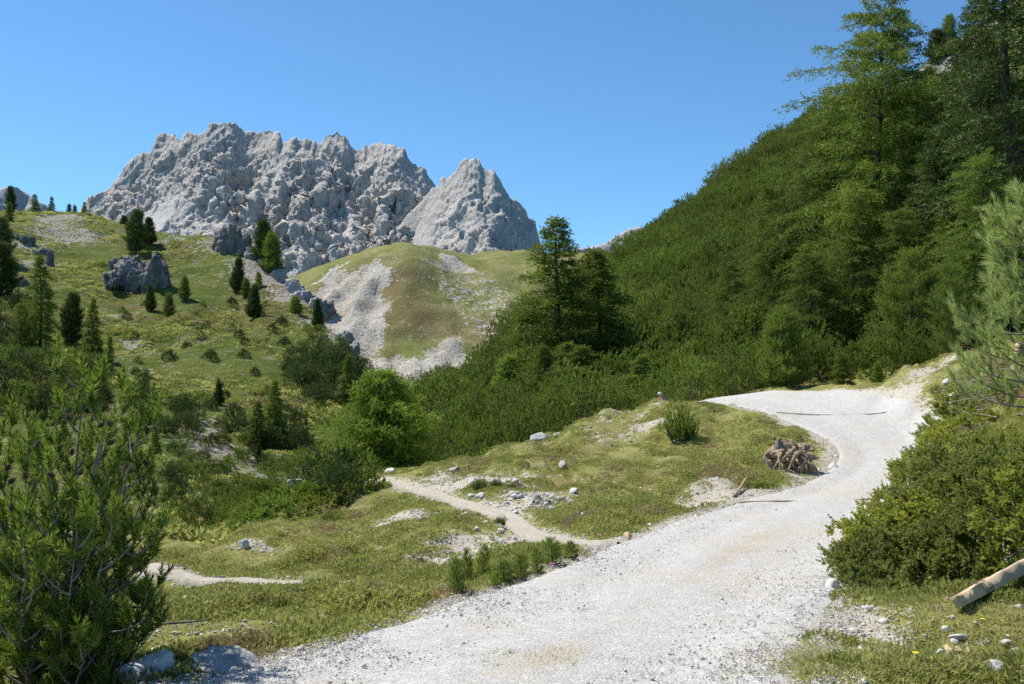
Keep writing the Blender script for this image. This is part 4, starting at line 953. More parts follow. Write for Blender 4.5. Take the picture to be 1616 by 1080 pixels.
# ------------------------------------------------------------------ foreground pine at the left edge
def near_pine():
    r = np.random.RandomState(77); root = at(80, 1195, 6.1); root[2] = float(gz(root[0], root[1])) - .05
    o = empty('mountain_pine', tuple(root)); st = MB(); cr = MB(); P = []; D = []; T = []
    tops = [(132, 606, 6.1), (165, 660, 5.9), (228, 640, 6.2), (205, 700, 6.5), (238, 752, 6.3), (30, 715, 6.0), (-20, 690, 6.5), (85, 760, 5.7), (222, 856, 6.0), (232, 932, 6.1), (200, 990, 5.9), (-60, 790, 6.2), (-90, 920, 5.9), (40, 860, 5.5), (120, 840, 5.6), (180, 812, 5.7),
            (50, 700, 6.6), (-40, 1000, 5.5), (145, 1015, 5.6), (10, 940, 5.5), (-120, 1080, 5.8), (172, 740, 6.6), (100, 712, 6.4), (0, 810, 5.8)]
    tuf = [brush(74, .10, .054, .0074, .85, 51, 16), brush(74, .13, .054, .0074, .78, 52, 16), brush(64, .07, .052, .0074, .9, 53, 16)]
    for i, tpx in enumerate(tops):
        top = at(*tpx) - root; b = np.array([r.normal() * .10, r.normal() * .10, 0])
        mid = b * .4 + top * np.array([.55, .55, .38]) + np.array([r.normal() * .08, r.normal() * .08, 0])
        n = 12; path = bez(b, mid, top, n) + r.normal(size=(n, 3)) * .008
        L = np.linalg.norm(top); tube(st, path, (.004 + .0065 * L) * np.linspace(1, .22, n) * (2.3 if i in (1, 3) else 1), 6, .5)
        k = int(7 + 10 * L / 2)
        for j in range(k):
            f = .30 + .70 * (j + r.rand()) / k
            q = (1 - f) ** 2 * b + 2 * f * (1 - f) * mid + f * f * top
            az = j * 2.4 + r.normal() * .5
            od = unit(np.array([math.cos(az), math.sin(az), .55 + .35 * r.rand()]))
            bl = (.42 - .24 * f) * (.6 + .7 * r.rand())
            e = q + od * bl + np.array([0, 0, .05])
            bp = bez(q, q + od * bl * .5 - np.array([0, 0, .03]), e, 5); tube(st, bp, np.linspace(.009, .004, 5), 4, .6, cap=False)
            m = 2 + int(2 * r.rand())
            sh = r.rand()
            for c in range(m):
                g = .8 + .2 * r.rand()
                x = (1 - g) ** 2 * q + 2 * g * (1 - g) * (q + od * bl * .5 - np.array([0, 0, .03])) + g * g * e
                dd = unit(od * .35 + np.array([0, 0, .9]) + r.normal(size=3) * .38)
                P.append(x); D.append(dd); T.append(np.clip(.05 + .45 * f + .45 * sh + .15 * r.rand(), 0, 1))
            if r.rand() < .6:
                g = .5; x = q + od * bl * g; P.append(x); D.append(unit(od * .3 + np.array([0, 0, 1.]) + r.normal(size=3) * .4)); T.append(.25 * r.rand())  # shoots inside the crown get a dark tint, painting the shaded interior
        for c in range(7):
            P.append(top - unit(top - mid) * .03 * c + r.normal(size=3) * .03); D.append(unit(np.array([0, 0, 1.]) + r.normal(size=3) * .35)); T.append(.6 + .4 * r.rand())
    P = np.array(P); D = np.array(D); T = np.array(T); w = r.randint(0, 3, len(P)); s = .8 + .5 * r.rand(len(P))
    for k in range(3): place(cr, tuf[k], P[w == k], D[w == k], s[w == k], r, T[w == k])
    # bare dead twigs low down
    for i in range(30):
        b = np.array([r.normal() * .28, r.normal() * .2, r.uniform(.1, 1.0)]); e = b + unit(np.array([r.normal(), r.normal() * .6, .5 * r.rand()])) * r.uniform(.25, .6)
        tube(st, bez(b, (b + e) / 2 + r.normal(size=3) * .05, e, 5), np.linspace(.008, .003, 5), 4, .8, cap=False)
    obj('stems', st.mesh('stems', M_BARKG, True), o); obj('needles', cr.mesh('needles', M_MUGO), o)
    # cones
    c = MB()
    for ring in range(7):
        z = ring / 6.; rr = .019 * math.sin(math.pi * (.16 + .78 * z)) + .003
        k = 7
        for j in range(k):
            a = 2 * math.pi * (j + .5 * (ring % 2)) / k; ca, sa = math.cos(a), math.sin(a)
            p0 = np.array([ca * rr * .5, sa * rr * .5, z * .045]); t = np.array([-sa, ca, 0]) * .008
            c.add(np.array([p0 - t, p0 + t, np.array([ca, sa, 0]) * (rr + .005) + np.array([0, 0, z * .045 + .010]), p0 + np.array([0, 0, -.006])]), [(0, 1, 2), (0, 3, 1), (0, 2, 3), (1, 3, 2)], .5)
    cm = c.mesh('cone', bark('cone_scales', (.04, .028, .02), (.11, .08, .06), 60))
    for px, py, Y in [(111, 663, 5.75), (155, 674, 5.7), (175, 673, 5.7), (56, 706, 5.5), (113, 718, 5.6), (86, 752, 5.4), (10, 742, 5.5), (41, 756, 5.4), (14, 763, 5.4), (125, 750, 5.5), (19, 806, 5.3), (231, 735, 6.0), (171, 702, 5.6)]:
        q = obj('cone', cm, o); q.location = at(px, py, Y) - root; q.rotation_euler = (r.uniform(.3, 1.2), 0, r.rand() * 6.28); q.scale = (.78, .78, .78)
    return tag(o, 'big mountain pine with bare branches and cones filling the lower left corner', 'pine')
near_pine()

# ------------------------------------------------------------------ blue-green pine at the right edge
def blue_pine():
    r = np.random.RandomState(78); root = on(1650, 10.5); o = empty('pine_tree', tuple(root - np.array([0, 0, .05]))); st = MB(); cr = MB(); P = []; D = []; T = []
    Hh = 3.3
    tube(st, [np.array([0, 0, -.1]), np.array([.03, 0, 1.]), np.array([.0, .05, 2.2]), np.array([.02, 0, Hh])], [.06, .05, .03, .01], 7)
    for i in range(64):
        t = .26 + .72 * (i + r.rand()) / 64; az = i * 2.4 + r.normal() * .3; L = (1.10 * (1 - t) ** .6 * (.75 + .4 * r.rand())) + .12
        b = np.array([.03, 0, t * Hh]); od = np.array([math.cos(az), math.sin(az), 0]); e = b + od * L + np.array([0, 0, L * .28]); m = b + od * L * .6 - np.array([0, 0, .04])
        path = bez(b, m, e, 7); tube(st, path, np.linspace(.014, .005, 7), 4, .6, cap=False)
        k = int(5 + 6 * L)
        for j in range(k):
            f = .28 + .72 * (j + r.rand()) / k; q = (1 - f) ** 2 * b + 2 * f * (1 - f) * m + f * f * e
            sd = np.cross(od, [0, 0, 1]) * (1 if j % 2 else -1)
            tl = .22 * (1.2 - f); q = q + unit(sd + od * .6 + r.normal(size=3) * .2) * tl * r.rand()
            P.append(q); D.append(unit(od * .55 + sd * .35 + np.array([0, 0, .7]) + r.normal(size=3) * .35)); T.append(np.clip(.1 + .5 * f + .4 * r.rand(), 0, 1))
        P.append(e); D.append(unit(od * .4 + np.array([0, 0, 1.]))); T.append(.95)
    P = np.array(P); D = np.array(D); T = np.array(T); s = .8 + .5 * r.rand(len(P)); w = r.rand(len(P)) < .5
    tu = [brush(70, .13, .095, .0062, .55, 61, 14), brush(70, .17, .095, .0062, .5, 62, 14)]
    place(cr, tu[0], P[w], D[w], s[w], r, T[w]); place(cr, tu[1], P[~w], D[~w], s[~w], r, T[~w])
    obj('trunk', st.mesh('trunk', M_BARKG, True), o); obj('crown', cr.mesh('crown', M_AROLLA), o)
    return tag(o, 'blue-green long-needled pine at the right edge above the juniper', 'pine')
blue_pine()

# ------------------------------------------------------------------ juniper bushes
JT = [spray(16, .085, .030, .019, 71), spray(16, .105, .032, .019, 72), spray(14, .065, .028, .018, 73)]
def juniper(lobes, label, mats=(M_JUNI,), dens=420, seed=1, name='juniper_bush', twigs=40, ts=1., cat='shrub', split=.0):
    """lobes: (px, py_of_ground, Y, rx, ry, rz)"""
    r = np.random.RandomState(seed); cs = []
    for (px, Y, rx, ry, rz_) in lobes: c = on(px, Y); cs.append((c, np.array([rx, ry, rz_])))
    root = cs[0][0]; o = empty(name, tuple(root)); cr = [MB() for _ in mats]; st = MB()
    for c, R in cs:
        n = int(dens * (R[0] * R[1] + R[0] * R[2] * 1.5 + R[1] * R[2]))
        d = unit(r.normal(size=(n, 3))); d[:, 2] = np.abs(d[:, 2]) * .95 + .02; d = unit(d)
        rad = 1 - .38 * r.rand(n) ** 1.5
        lump = 1 + .16 * noise(d * 2.6 + c) + .20 * noise(d * 7.5 + c)
        P = c + d * R * (rad * lump)[:, None]
        gzp = gz(P[:, 0], P[:, 1]); P[:, 2] = np.maximum(P[:, 2], gzp + .03)
        # leave out what lies deep inside a neighbouring lobe
        keepm = np.ones(n, bool)
        for c2, R2 in cs:
            if c2 is c: continue
            keepm &= np.linalg.norm((P - c2) / R2, axis=1) > .72
        P = P[keepm]; d2 = d[keepm]; rk = rad[keepm]
        m = 11; k0 = len(P); ctr = P[::m]; ii = np.repeat(np.arange(len(ctr)), m)[:k0]          # sprigs fan out from shared twig ends
        P = ctr[ii] + r.normal(size=(k0, 3)) * .022; d2 = d2[::m][ii]; cl = r.rand(len(ctr))[ii]; k = k0
        gl = np.clip(.5 + .6 * noise(P * 2.2), 0, 1)
        D = unit(d2 * np.array([1, 1, .6]) + np.array([0, 0, .45]) + r.normal(size=(k, 3)) * .75)
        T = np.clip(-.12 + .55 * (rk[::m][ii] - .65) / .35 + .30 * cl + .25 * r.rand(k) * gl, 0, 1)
        s = ts * (.75 + .6 * r.rand(k)); w = r.randint(0, 3, k)
        mi = (noise(P * .9 + 5) > .28 - .0).astype(int) if len(mats) > 1 else np.zeros(k, int)
        for q in range(len(mats)):
            for j in range(3):
                z = (mi == q) & (w == j); place(cr[q], JT[j], P[z] - root, D[z], s[z], r, T[z])
        for _ in range(int(twigs * R[0])):
            d3 = unit(r.normal(size=3)); d3[2] = abs(d3[2]) * .7
            b = c + np.array([r.normal() * .15, r.normal() * .15, .02]) * R; e = c + d3 * R * .97
            e[2] = max(e[2], float(gz(e[0], e[1])) + .05)
            tube(st, bez(b, (b + e) / 2 + np.array([0, 0, -.1 * R[2]]) + r.normal(size=3) * .05, e, 6) - root, np.linspace(.013, .004, 6), 4, .5, cap=False)
    if st.n: obj('twigs', st.mesh('twigs', M_DEAD), o)
    for q, m in enumerate(mats):
        if cr[q].n: obj('foliage', cr[q].mesh('foliage', m), o)
    return tag(o, label, cat)
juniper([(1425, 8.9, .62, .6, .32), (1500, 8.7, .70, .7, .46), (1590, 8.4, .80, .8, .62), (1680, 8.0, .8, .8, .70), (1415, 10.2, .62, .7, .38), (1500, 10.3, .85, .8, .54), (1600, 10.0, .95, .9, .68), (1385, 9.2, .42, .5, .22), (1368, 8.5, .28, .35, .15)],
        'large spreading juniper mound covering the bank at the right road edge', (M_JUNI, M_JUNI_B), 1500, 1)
juniper([(1455, 12.2, .7, .7, .45), (1530, 12.2, .8, .8, .55), (1610, 12, .9, .8, .6), (1420, 13.4, .5, .6, .35), (1480, 14, .7, .7, .4)],
        'juniper on the bank right above the large mound', (M_JUNI, M_JUNI_B), 800, 2)
juniper([(1470, 16, .7, .7, .4), (1450, 17.5, .5, .6, .35), (1510, 17.5, .6, .6, .4)], 'juniper farther up the road edge below the dead brush', (M_JUNI_B, M_JUNI), 620, 3, ts=1.2)
juniper([(1505, 19.5, .7, .7, .5), (1540, 18.5, .8, .7, .55), (1480, 20.5, .5, .5, .35)], 'juniper at the top of the bank under the blue-green pine', (M_JUNI, M_JUNI_B), 560, 4, ts=1.3)
juniper([(1550, 16.5, .5, .5, .3), (1610, 17, .5, .5, .35)], 'yellowish juniper between the dead brush and the logs', (M_JUNI_B,), 520, 5, ts=1.2)
# bright mat on the knoll, left
juniper([(440, 20.6, .95, .7, .36), (480, 21.4, .8, .7, .36), (410, 19.9, .6, .6, .26), (505, 22.4, .5, .6, .30)], 'bright green juniper mat draped over the left end of the knoll', (M_LARCH_B,), 620, 6, 'juniper_mat', 0, 1.15)
juniper([(540, 22.3, .7, .6, .22), (575, 22.8, .6, .5, .18), (520, 21, .6, .5, .18)], 'olive juniper mat right of the bright mat on the knoll', (M_JUNI_B,), 520, 7, 'juniper_mat', 0, 1.15)

# ------------------------------------------------------------------ rocks
def rock_mesh(seed, sx, sy, sz, mat, sub=3, cuts=9, rough=.07, name='rock', flat=True):
    import bmesh
    r = np.random.RandomState(seed); bm = bmesh.new(); bmesh.ops.create_icosphere(bm, subdivisions=sub, radius=1)
    V = np.array([v.co[:] for v in bm.verts]); F = np.array([[v.index for v in f.verts] for f in bm.faces]); bm.free()
    for _ in range(cuts):
        n = unit(r.normal(size=3)); k = r.uniform(.32, .74); d = V @ n; V = V - np.outer(np.maximum(d - k, 0) * .97, n)
    V = V / np.abs(V).max(0)
    V = V * (1 + rough * fbm(V * 2.2 + seed, 4)[:, None] + rough * .5 * noise(V * 7 + seed)[:, None])
    return mesh_data(name, V * np.array([sx, sy, sz]), F, mat, None, not flat)
def rock(px, py, w, h, label, mat=M_STONE, seed=1, depth=.8, name='rock', cat='rock', sub=3, sink=.45, rz=None, cuts=13, rough=.07, Y=None, tilt=0):
    p = hit(px, py) if Y is None else on(px, Y); k = p[1] / FPX
    sx = w * k / 2; sz = h * k / 2 * (1 + sink * .6)
    o = obj(name, rock_mesh(seed, sx, sx * depth, sz, mat, sub, cuts, rough, name))
    o.location = p + np.array([0, sx * depth * .5, sz * (1 - sink * 1.1)]); o.rotation_euler = (0, tilt, seed * .7 if rz is None else rz)
    return tag(o, label, cat)
rock(214, 1080, 112, 44, 'pale grey flat slab at the bottom left beside the road', M_STONE, 3, .7, sub=4, rz=.1, cuts=12, name='boulder')
rock(362, 1060, 130, 38, 'low grey rock at the left road edge, right of the pale slab', M_STONEG, 4, .6, sub=4, rz=-.1, rough=.16, name='boulder')
rock(382, 866, 20, 14, 'white stone lying on the turf below the bright mat', M_STONE, 5)
rock(850, 700, 40, 20, 'flat grey boulder on the crest of the meadow', M_STONEG, 6, .9, rz=.2, tilt=-.2)
rock(880, 691, 20, 10, 'small dark rock right of the flat boulder on the crest', M_STONEG, 7)
rock(887, 742, 14, 14, 'white upright stone on the meadow below the flat boulder', M_STONE, 8, .6, tilt=.5)
rock(907, 780, 18, 10, 'white slanting stone at the right of the rubble patch', M_STONE, 9, tilt=-.4)
rock(892, 790, 16, 8, 'orange-brown stone at the right of the rubble patch', M_STONET, 10)
rock(586, 752, 18, 10, 'white stone at the very end of the knoll', M_STONE, 11)
rock(615, 747, 26, 10, 'longer white stone at the end of the knoll', M_STONE, 12)
rock(715, 745, 24, 9, 'pale stone on the crest above the footpath', M_STONE, 13)
rock(462, 770, 26, 14, 'bright white boulder in the valley left of the bright larch', M_STONE, 14, name='boulder')
rock(1318, 742, 26, 14, 'pale stone at the road edge right of the stump', M_STONE, 15)
rock(992, 852, 18, 12, 'tan stone at the left road edge near the footpath', M_STONET, 16)
rock(978, 858, 12, 8, 'small white stone left of the tan roadside stone', M_STONE, 17)
rock(1208, 846, 16, 8, 'yellowish stone bedded in the middle of the road', M_STONET, 18)
rock(1169, 1002, 10, 8, 'small dark stone on the near road', M_STONEG, 19)
rock(1230, 1030, 18, 14, 'pale stone at the right of the near road', M_STONE, 20)
rock(1316, 936, 26, 30, 'pinkish pale stone under the left tip of the juniper', M_STONE, 21)
rock(1590, 1072, 46, 36, 'largest white stone in the grass at the bottom right', M_STONE, 22, sub=4)
rock(1520, 1013, 46, 9, 'long thin white stone in the grass at lower right', M_STONE, 23, .3, rz=.05)
rock(1560, 1015, 20, 7, 'small flat white stone right of the long thin one', M_STONE, 24, .4)
rock(1496, 1034, 24, 14, 'first tan stone in the grass at lower right', M_STONET, 25)
rock(1513, 1034, 20, 12, 'second tan stone touching the first in the lower right grass', M_STONET, 26)
rock(1531, 1038, 12, 16, 'small upright tan stone right of the tan pair', M_STONET, 27)
rock(1494, 1002, 20, 10, 'white stone below the end of the fence rail', M_STONE, 28)
rock(1549, 1052, 16, 14, 'white stone left of the largest white stone', M_STONE, 29)
rock(1572, 1044, 18, 10, 'flat white stone above the largest white stone', M_STONE, 30)
rock(1510, 1054, 18, 10, 'pale stone below the tan pair', M_STONE, 31)
rock(1540, 1076, 12, 9, 'small white stone at the bottom edge left of the largest', M_STONE, 32)
rock(1590, 1022, 20, 10, 'white stone near the right edge above the largest white stone', M_STONE, 33)
rock(1606, 1034, 18, 10, 'grey-white stone at the right edge of the grass', M_STONE, 34)
rock(757, 786, 16, 9, 'pale stone below the small shrubs at the stony patch', M_STONE, 35)
rock(804, 770, 14, 7, 'pale stone right of the small shrubs', M_STONE, 36)
rock(1495, 606, 20, 9, 'white slab on the bank beyond the road', M_STONE, 37)
rock(1511, 571, 10, 9, 'small white stone near the top of the far bank', M_STONE, 38)
rock(1469, 564, 10, 5, 'tiny white stone on the crest of the far bank', M_STONE, 39)
rock(343, 906 + 12, 24, 9, 'white stone beside the left footpath', M_STONE, 40)
rock(335, 928, 12, 8, 'small white stone under the one beside the left footpath', M_STONE, 41)
rock(438, 1008, 26, 10, 'pale flat stone in the turf left of the near road', M_STONE, 42)
rock(270, 980, 24, 10, 'pale stone on the turf right of the foreground pine', M_STONE, 43)
# rubble beside the footpath: stones large enough to pick out
rr_ = random.Random(4)
for i in range(46):
    px = rr_.gauss(838, 38); py = 790 + (px - 838) * .22 + rr_.gauss(0, 11); w = rr_.uniform(7, 18)
    rock(px, py, w, w * .5, 'grey-white stone of the rubble patch above the footpath', M_STONE if i % 2 else M_STONEG, 100 + i, sub=2).__setitem__('group', 'stones of the rubble patch')
for i in range(18):
    px = rr_.uniform(700, 800); py = 832 + rr_.gauss(0, 14) + (px - 750) * .15; w = rr_.uniform(8, 16)
    rock(px, py, w, w * .55, 'pale stone scattered below the footpath bend', M_STONE, 150 + i, sub=2).__setitem__('group', 'stones below the footpath bend')

# crags on the left hill
def crag_mesh(seed, sx, sy, sz, mat, sub=5):
    import bmesh
    r = np.random.RandomState(seed); bm = bmesh.new(); bmesh.ops.create_icosphere(bm, subdivisions=sub, radius=1)
    V = np.array([v.co[:] for v in bm.verts]); F = np.array([[v.index for v in f.verts] for f in bm.faces]); bm.free()
    for _ in range(14):
        n = unit(r.normal(size=3) * np.array([1, 1, .6])); k = r.uniform(.5, .85); d = V @ n; V = V - np.outer(np.maximum(d - k, 0) * .9, n)
    Q = V * np.array([1, 1, .55])
    V = V * (.92 + .30 * (ridged(Q * 1.7 + seed, 5, .6)[:, None] - .9) + .10 * noise(V * 6 + seed)[:, None])
    return mesh_data('crag', V * np.array([sx, sy, sz]), F, mat)
def crag(parts, label, seed, name='rock_outcrop', mat=M_OUT):
    base = hit(parts[0][0], parts[0][1]); o = empty(name, tuple(base))
    for i, (px, py, w, h) in enumerate(parts):
        p = hit(px, py); k = p[1] / FPX; sx = w * k / 2; sz = h * k / 2 * 1.25
        q = obj('crag', crag_mesh(seed + i, sx, sx * .8, sz, mat), o)
        q.location = p - base + np.array([0, sx * .75, sz * .42]); q.rotation_euler = (0, 0, i * .9)
    return tag(o, label, 'rock')
crag([(203, 466, 86, 66), (236, 464, 54, 78), (174, 460, 50, 44), (254, 458, 30, 56), (188, 446, 60, 40)], 'dark crag on the left slope just below a big dark pine', 201)
crag([(358, 404, 56, 52), (382, 404, 36, 40), (340, 398, 30, 28)], 'dark jagged rocks at the end of the grassy ridge', 211)
crag([(425, 425, 26, 36), (436, 440, 26, 30)], 'steep grey rock right below the oval ridge pine', 221)
crag([(400, 412, 40, 26), (420, 428, 40, 26), (440, 446, 40, 24), (458, 462, 40, 24), (476, 474, 38, 22), (494, 492, 36, 24), (510, 508, 34, 24), (524, 524, 32, 22), (540, 542, 32, 22), (556, 558, 30, 20), (572, 574, 28, 20)], 'grey rock rib running down the right edge of the left hill', 231, mat=M_STONEG)
crag([(75, 420, 18, 30), (62, 405, 24, 18), (40, 388, 30, 18), (20, 378, 24, 14)], 'grey rock rib on the slope at the far left', 241)
crag([(30, 455, 30, 24), (8, 440, 26, 20)], 'shaded rocks on the far left edge of the slope', 251)
crag([(8, 528, 26, 18)], 'pale rock at the far left edge above the dark thicket', 261, mat=M_STONEG)
def hill_rock(px, py, Y, w, h, label, seed):
    p = at(px, py, Y); p[2] = float(H.z(p[0], p[1])); k = p[1] / FPX; sx = w * k / 2; sz = h * k / 2
    o = obj('rock_outcrop', crag_mesh(seed, sx, sx, sz, M_OUT)); o.location = p + np.array([0, 0, sz * .4]); return tag(o, label, 'rock')
hill_rock(512, 490, 372, 40, 46, 'grey rock face at the left foot of the round hill', 271)

# ------------------------------------------------------------------ fence rail with wire
def rail():
    a = hit(1512, 968); e = hit(1690, 870, 5.5) + np.array([0, 0, .07]); a = a + np.array([0, 0, .075])
    o = empty('fence_rail', tuple(a)); d = e - a; L = np.linalg.norm(d); d = d / L
    side = unit(np.cross(d, [0, 0, 1])); up = np.cross(side, d); r = np.random.RandomState(3)
    n = 16; ca, sa = math.cos(.5), math.sin(.5)
    ring = [(-.066, -.046), (-.056, -.054), (.056, -.054), (.066, -.046), (.066, .046), (.056, .054), (-.056, .054), (-.066, .046)]
    ring = [(u * ca - v * sa, u * sa + v * ca) for u, v in ring]
    V = []
    for i in range(n):
        t = i / (n - 1); c = d * (L * t - (.0 if i else -.01))
        w = .70 + .02 * i if i < 4 else .84
        for (u, v) in ring: V.append(c + side * (u * w + r.normal() * .0035) + up * (v * w + r.normal() * .0035) + d * (r.normal() * .03 if i == 0 else 0))
    k = len(ring); T = []
    for i in range(n - 1):
        for j in range(k):
            p = i * k + j; q = i * k + (j + 1) % k; T += [(p, q, q + k), (p, q + k, p + k)]
    V += [np.mean(V[:k], 0), np.mean(V[-k:], 0)]
    for j in range(k): T += [((j + 1) % k, j, n * k), ((n - 1) * k + j, (n - 1) * k + (j + 1) % k, n * k + 1)]
    nt = NT('rail_wood'); v = nt.mapping((1.5, 14, 9), (0, -.52, 0)); g = nt.noise(3, 5, .6); g2 = nt.noise(5, 6, .75, v)
    nt.col(nt.mix(nt.rng(g, .35, .7), (.55, .43, .28), nt.mix(nt.rng(g2, .35, .65), (.40, .27, .15), (.64, .54, .40)))); nt.bump(g2, .006, 1)
    mb = MB(); mb.add(np.array(V), T); obj('beam', mb.mesh('beam', nt.m), o)
    wm = NT('rusty_wire'); wm.col((.10, .085, .07)); wm.b.inputs['Metallic'].default_value = .6
    for i, t in enumerate((.150, .168, .190, .205)):
        w = MB(); th = np.linspace(0, 2 * math.pi, 17); c = d * (L * t)
        tube(w, c + np.outer(np.cos(th) * .062, side) + np.outer(np.sin(th) * .052, up) + np.outer(th * .002, d), .0028, 5, .5); obj('wire', w.mesh('wire', wm.m), o)
    return tag(o, 'pale wooden fence rail with wire round its end, sticking in at right', 'fence rail')
rail()

# ------------------------------------------------------------------ uprooted stump
def stump():
    b = hit(1250, 744); o = empty('tree_stump', tuple(b)); r = np.random.RandomState(8)
    brown = bark('root_wood', (.16, .11, .07), (.42, .33, .22), 14)
    core = crag_mesh(301, .50, .36, .34, brown); core.name = 'root_plate'; q = obj('root_plate', core, o); q.location = (.02, .34, .26); q.rotation_euler = (-.5, 0, 0)
    for i in range(34):
        x = r.uniform(-.46, .46); z = r.uniform(.0, .56) * (1 - .5 * (x / .5) ** 2); y = .02 + .62 * z + r.normal() * .05
        ln = r.uniform(.10, .22); th = r.uniform(.045, .095)
        me = rock_mesh(310 + i, ln, th, th * .8, brown if i % 5 else M_DEAD, 3, 12, .30, 'root'); q = obj('root', me, o)
        q.location = (x, y, z); q.rotation_euler = (r.normal() * .4, r.choice([-.9, -.5, .2, .6, 1.2]) + r.normal() * .25, r.normal() * .6)
    for i in range(8):
        a = np.array([r.uniform(-.3, .3), .05, r.uniform(.2, .4)]); e = np.array([a[0] + r.uniform(-.35, .35), -.12 - .1 * r.rand(), .02]); w = MB()
        e[2] = float(gz(b[0] + e[0], b[1] + e[1])) - b[2] + .01
        tube(w, bez(a, (a + e) / 2 + np.array([r.normal() * .05, -.08, .08]), e, 8), np.linspace(.032, .010, 8) * r.uniform(.7, 1.2), 6, r.rand()); obj('root', w.mesh('root', brown), o)
    return tag(o, 'weathered uprooted stump with splayed roots at the inner road bend', 'stump')
stump()

# ------------------------------------------------------------------ drainage logs across the road
M_LOG = bark('bleached_log', (.36, .28, .18), (.56, .46, .32), 16)
def bar(pa, pb, label, rad=.014):
    a, b = hit(*pa), hit(*pb); o = empty('drain_log', tuple(a)); n = 14; t = np.linspace(0, 1, n)[:, None]; P = a * (1 - t) + b * t
    P[:, 2] = A.samp(A.zroad, P[:, 0], P[:, 1]) + .030
    w = MB(); r = np.random.RandomState(2); tube(w, P - a, rad * (1 + .1 * r.normal(size=n)), 8, .5); obj('log', w.mesh('log', M_LOG, True), o)
    w = MB(); Q = P - a + np.array([.01, .075, -.006]); tube(w, Q, rad * .9 * (1 + .1 * r.normal(size=n)), 8, .5); obj('log', w.mesh('log', M_LOG, True), o)
    return tag(o, label, 'log')
bar((1165, 800), (1405, 790), 'pair of thin logs set across the road below the bend')
bar((1225, 656), (1400, 655), 'pair of thin logs set across the road near its crest')
def stick(pts, rad, label, mat=M_WOOD, name='stick'):
    P = np.array([hit(*p) for p in pts]); P[:, 2] += np.linspace(.02, .10, len(P)); a = P[0].copy(); w = MB(); tube(w, spline(P, 8) - a, np.linspace(rad, rad * .6, 8), 6); o = obj(name, w.mesh(name, mat), None, tuple(a)); return tag(o, label, 'stick')
stick([(1158, 786), (1168, 776), (1178, 764)], .03, 'broken pale stick leaning at the road edge left of the tuft')

# ------------------------------------------------------------------ cut logs and dead brush at the right edge
def cut_log(px, py, Y, L, rad, ang, label, i):
    c = at(px, py, Y); o = empty('cut_log', tuple(c)); d = np.array([math.cos(ang), math.sin(ang) * .8, .06 * math.sin(i)]); n = 7; t = np.linspace(0, L, n)[:, None]
    r = np.random.RandomState(i); w = MB(); tube(w, d * t, rad * (1 + .05 * r.normal(size=n)), 10, .5, cap=False); obj('bark', w.mesh('bark', M_BARKG, True), o)
    nt = bpy.data.materials.get('cut_wood')
    if nt is None: s_ = NT('cut_wood'); s_.col((.55, .42, .26)); nt = s_.m
    for e in (d * 0.001, d * L * .999):
        w = MB(); tube(w, [e - d * .002, e + d * .002], [rad * .97, rad * .97], 10, .5); obj('cut_end', w.mesh('cut_end', nt, True), o)
    return tag(o, label, 'log')
LY = 13.5
cut_log(1600, 583, LY, .9, .070, .25, 'thick cut log end at the right edge, lowest of the pile', 1)
cut_log(1595, 566, LY + .1, .9, .035, .1, 'thin log on top of the thick cut log at the right edge', 2)
cut_log(1604, 556, LY + .05, .9, .05, .5, 'slanting log above the thin log at the right edge', 3)
cut_log(1606, 545, LY - .05, .9, .05, .35, 'topmost grey log of the pile at the right edge', 4)
def brush_pile():
    b = hit(1580, 650); o = empty('brush_pile', tuple(b)); r = np.random.RandomState(9); st = MB(); nd = MB(); P = []; D = []
    for i in range(230):
        px = r.uniform(1490, 1640); py = 655 - (px - 1500) * .28 + r.normal() * 22; p = hit(px, min(max(py, 585), 690), 11); s = p + np.array([0, 0, r.uniform(.15, .55)])
        dr = unit(np.array([r.normal() + .6, r.normal() * .6, .25 * r.normal()])); L = r.uniform(.3, .9); e = s + dr * L; e[2] = max(e[2], float(gz(e[0], e[1])) + .03)
        path = bez(s, (s + e) / 2 + r.normal(size=3) * .07, e, 6) - b; tube(st, path, np.linspace(.012, .004, 6), 4, .5, cap=False)
        if px > 1545 and r.rand() < .5:
            for _ in range(5): P.append(path[r.randint(2, 6)] + r.normal(size=3) * .03); D.append(unit(dr + r.normal(size=3) * .6))
    obj('twigs', st.mesh('twigs', M_DEAD), o)
    place(nd, brush(30, .12, .03, .006, .8, 81), np.array(P), np.array(D), 1., r); obj('dead_needles', nd.mesh('dead_needles', M_DEADN), o)
    return tag(o, 'heap of dead grey branches with rust-red needles at the right edge', 'brush pile')
brush_pile()

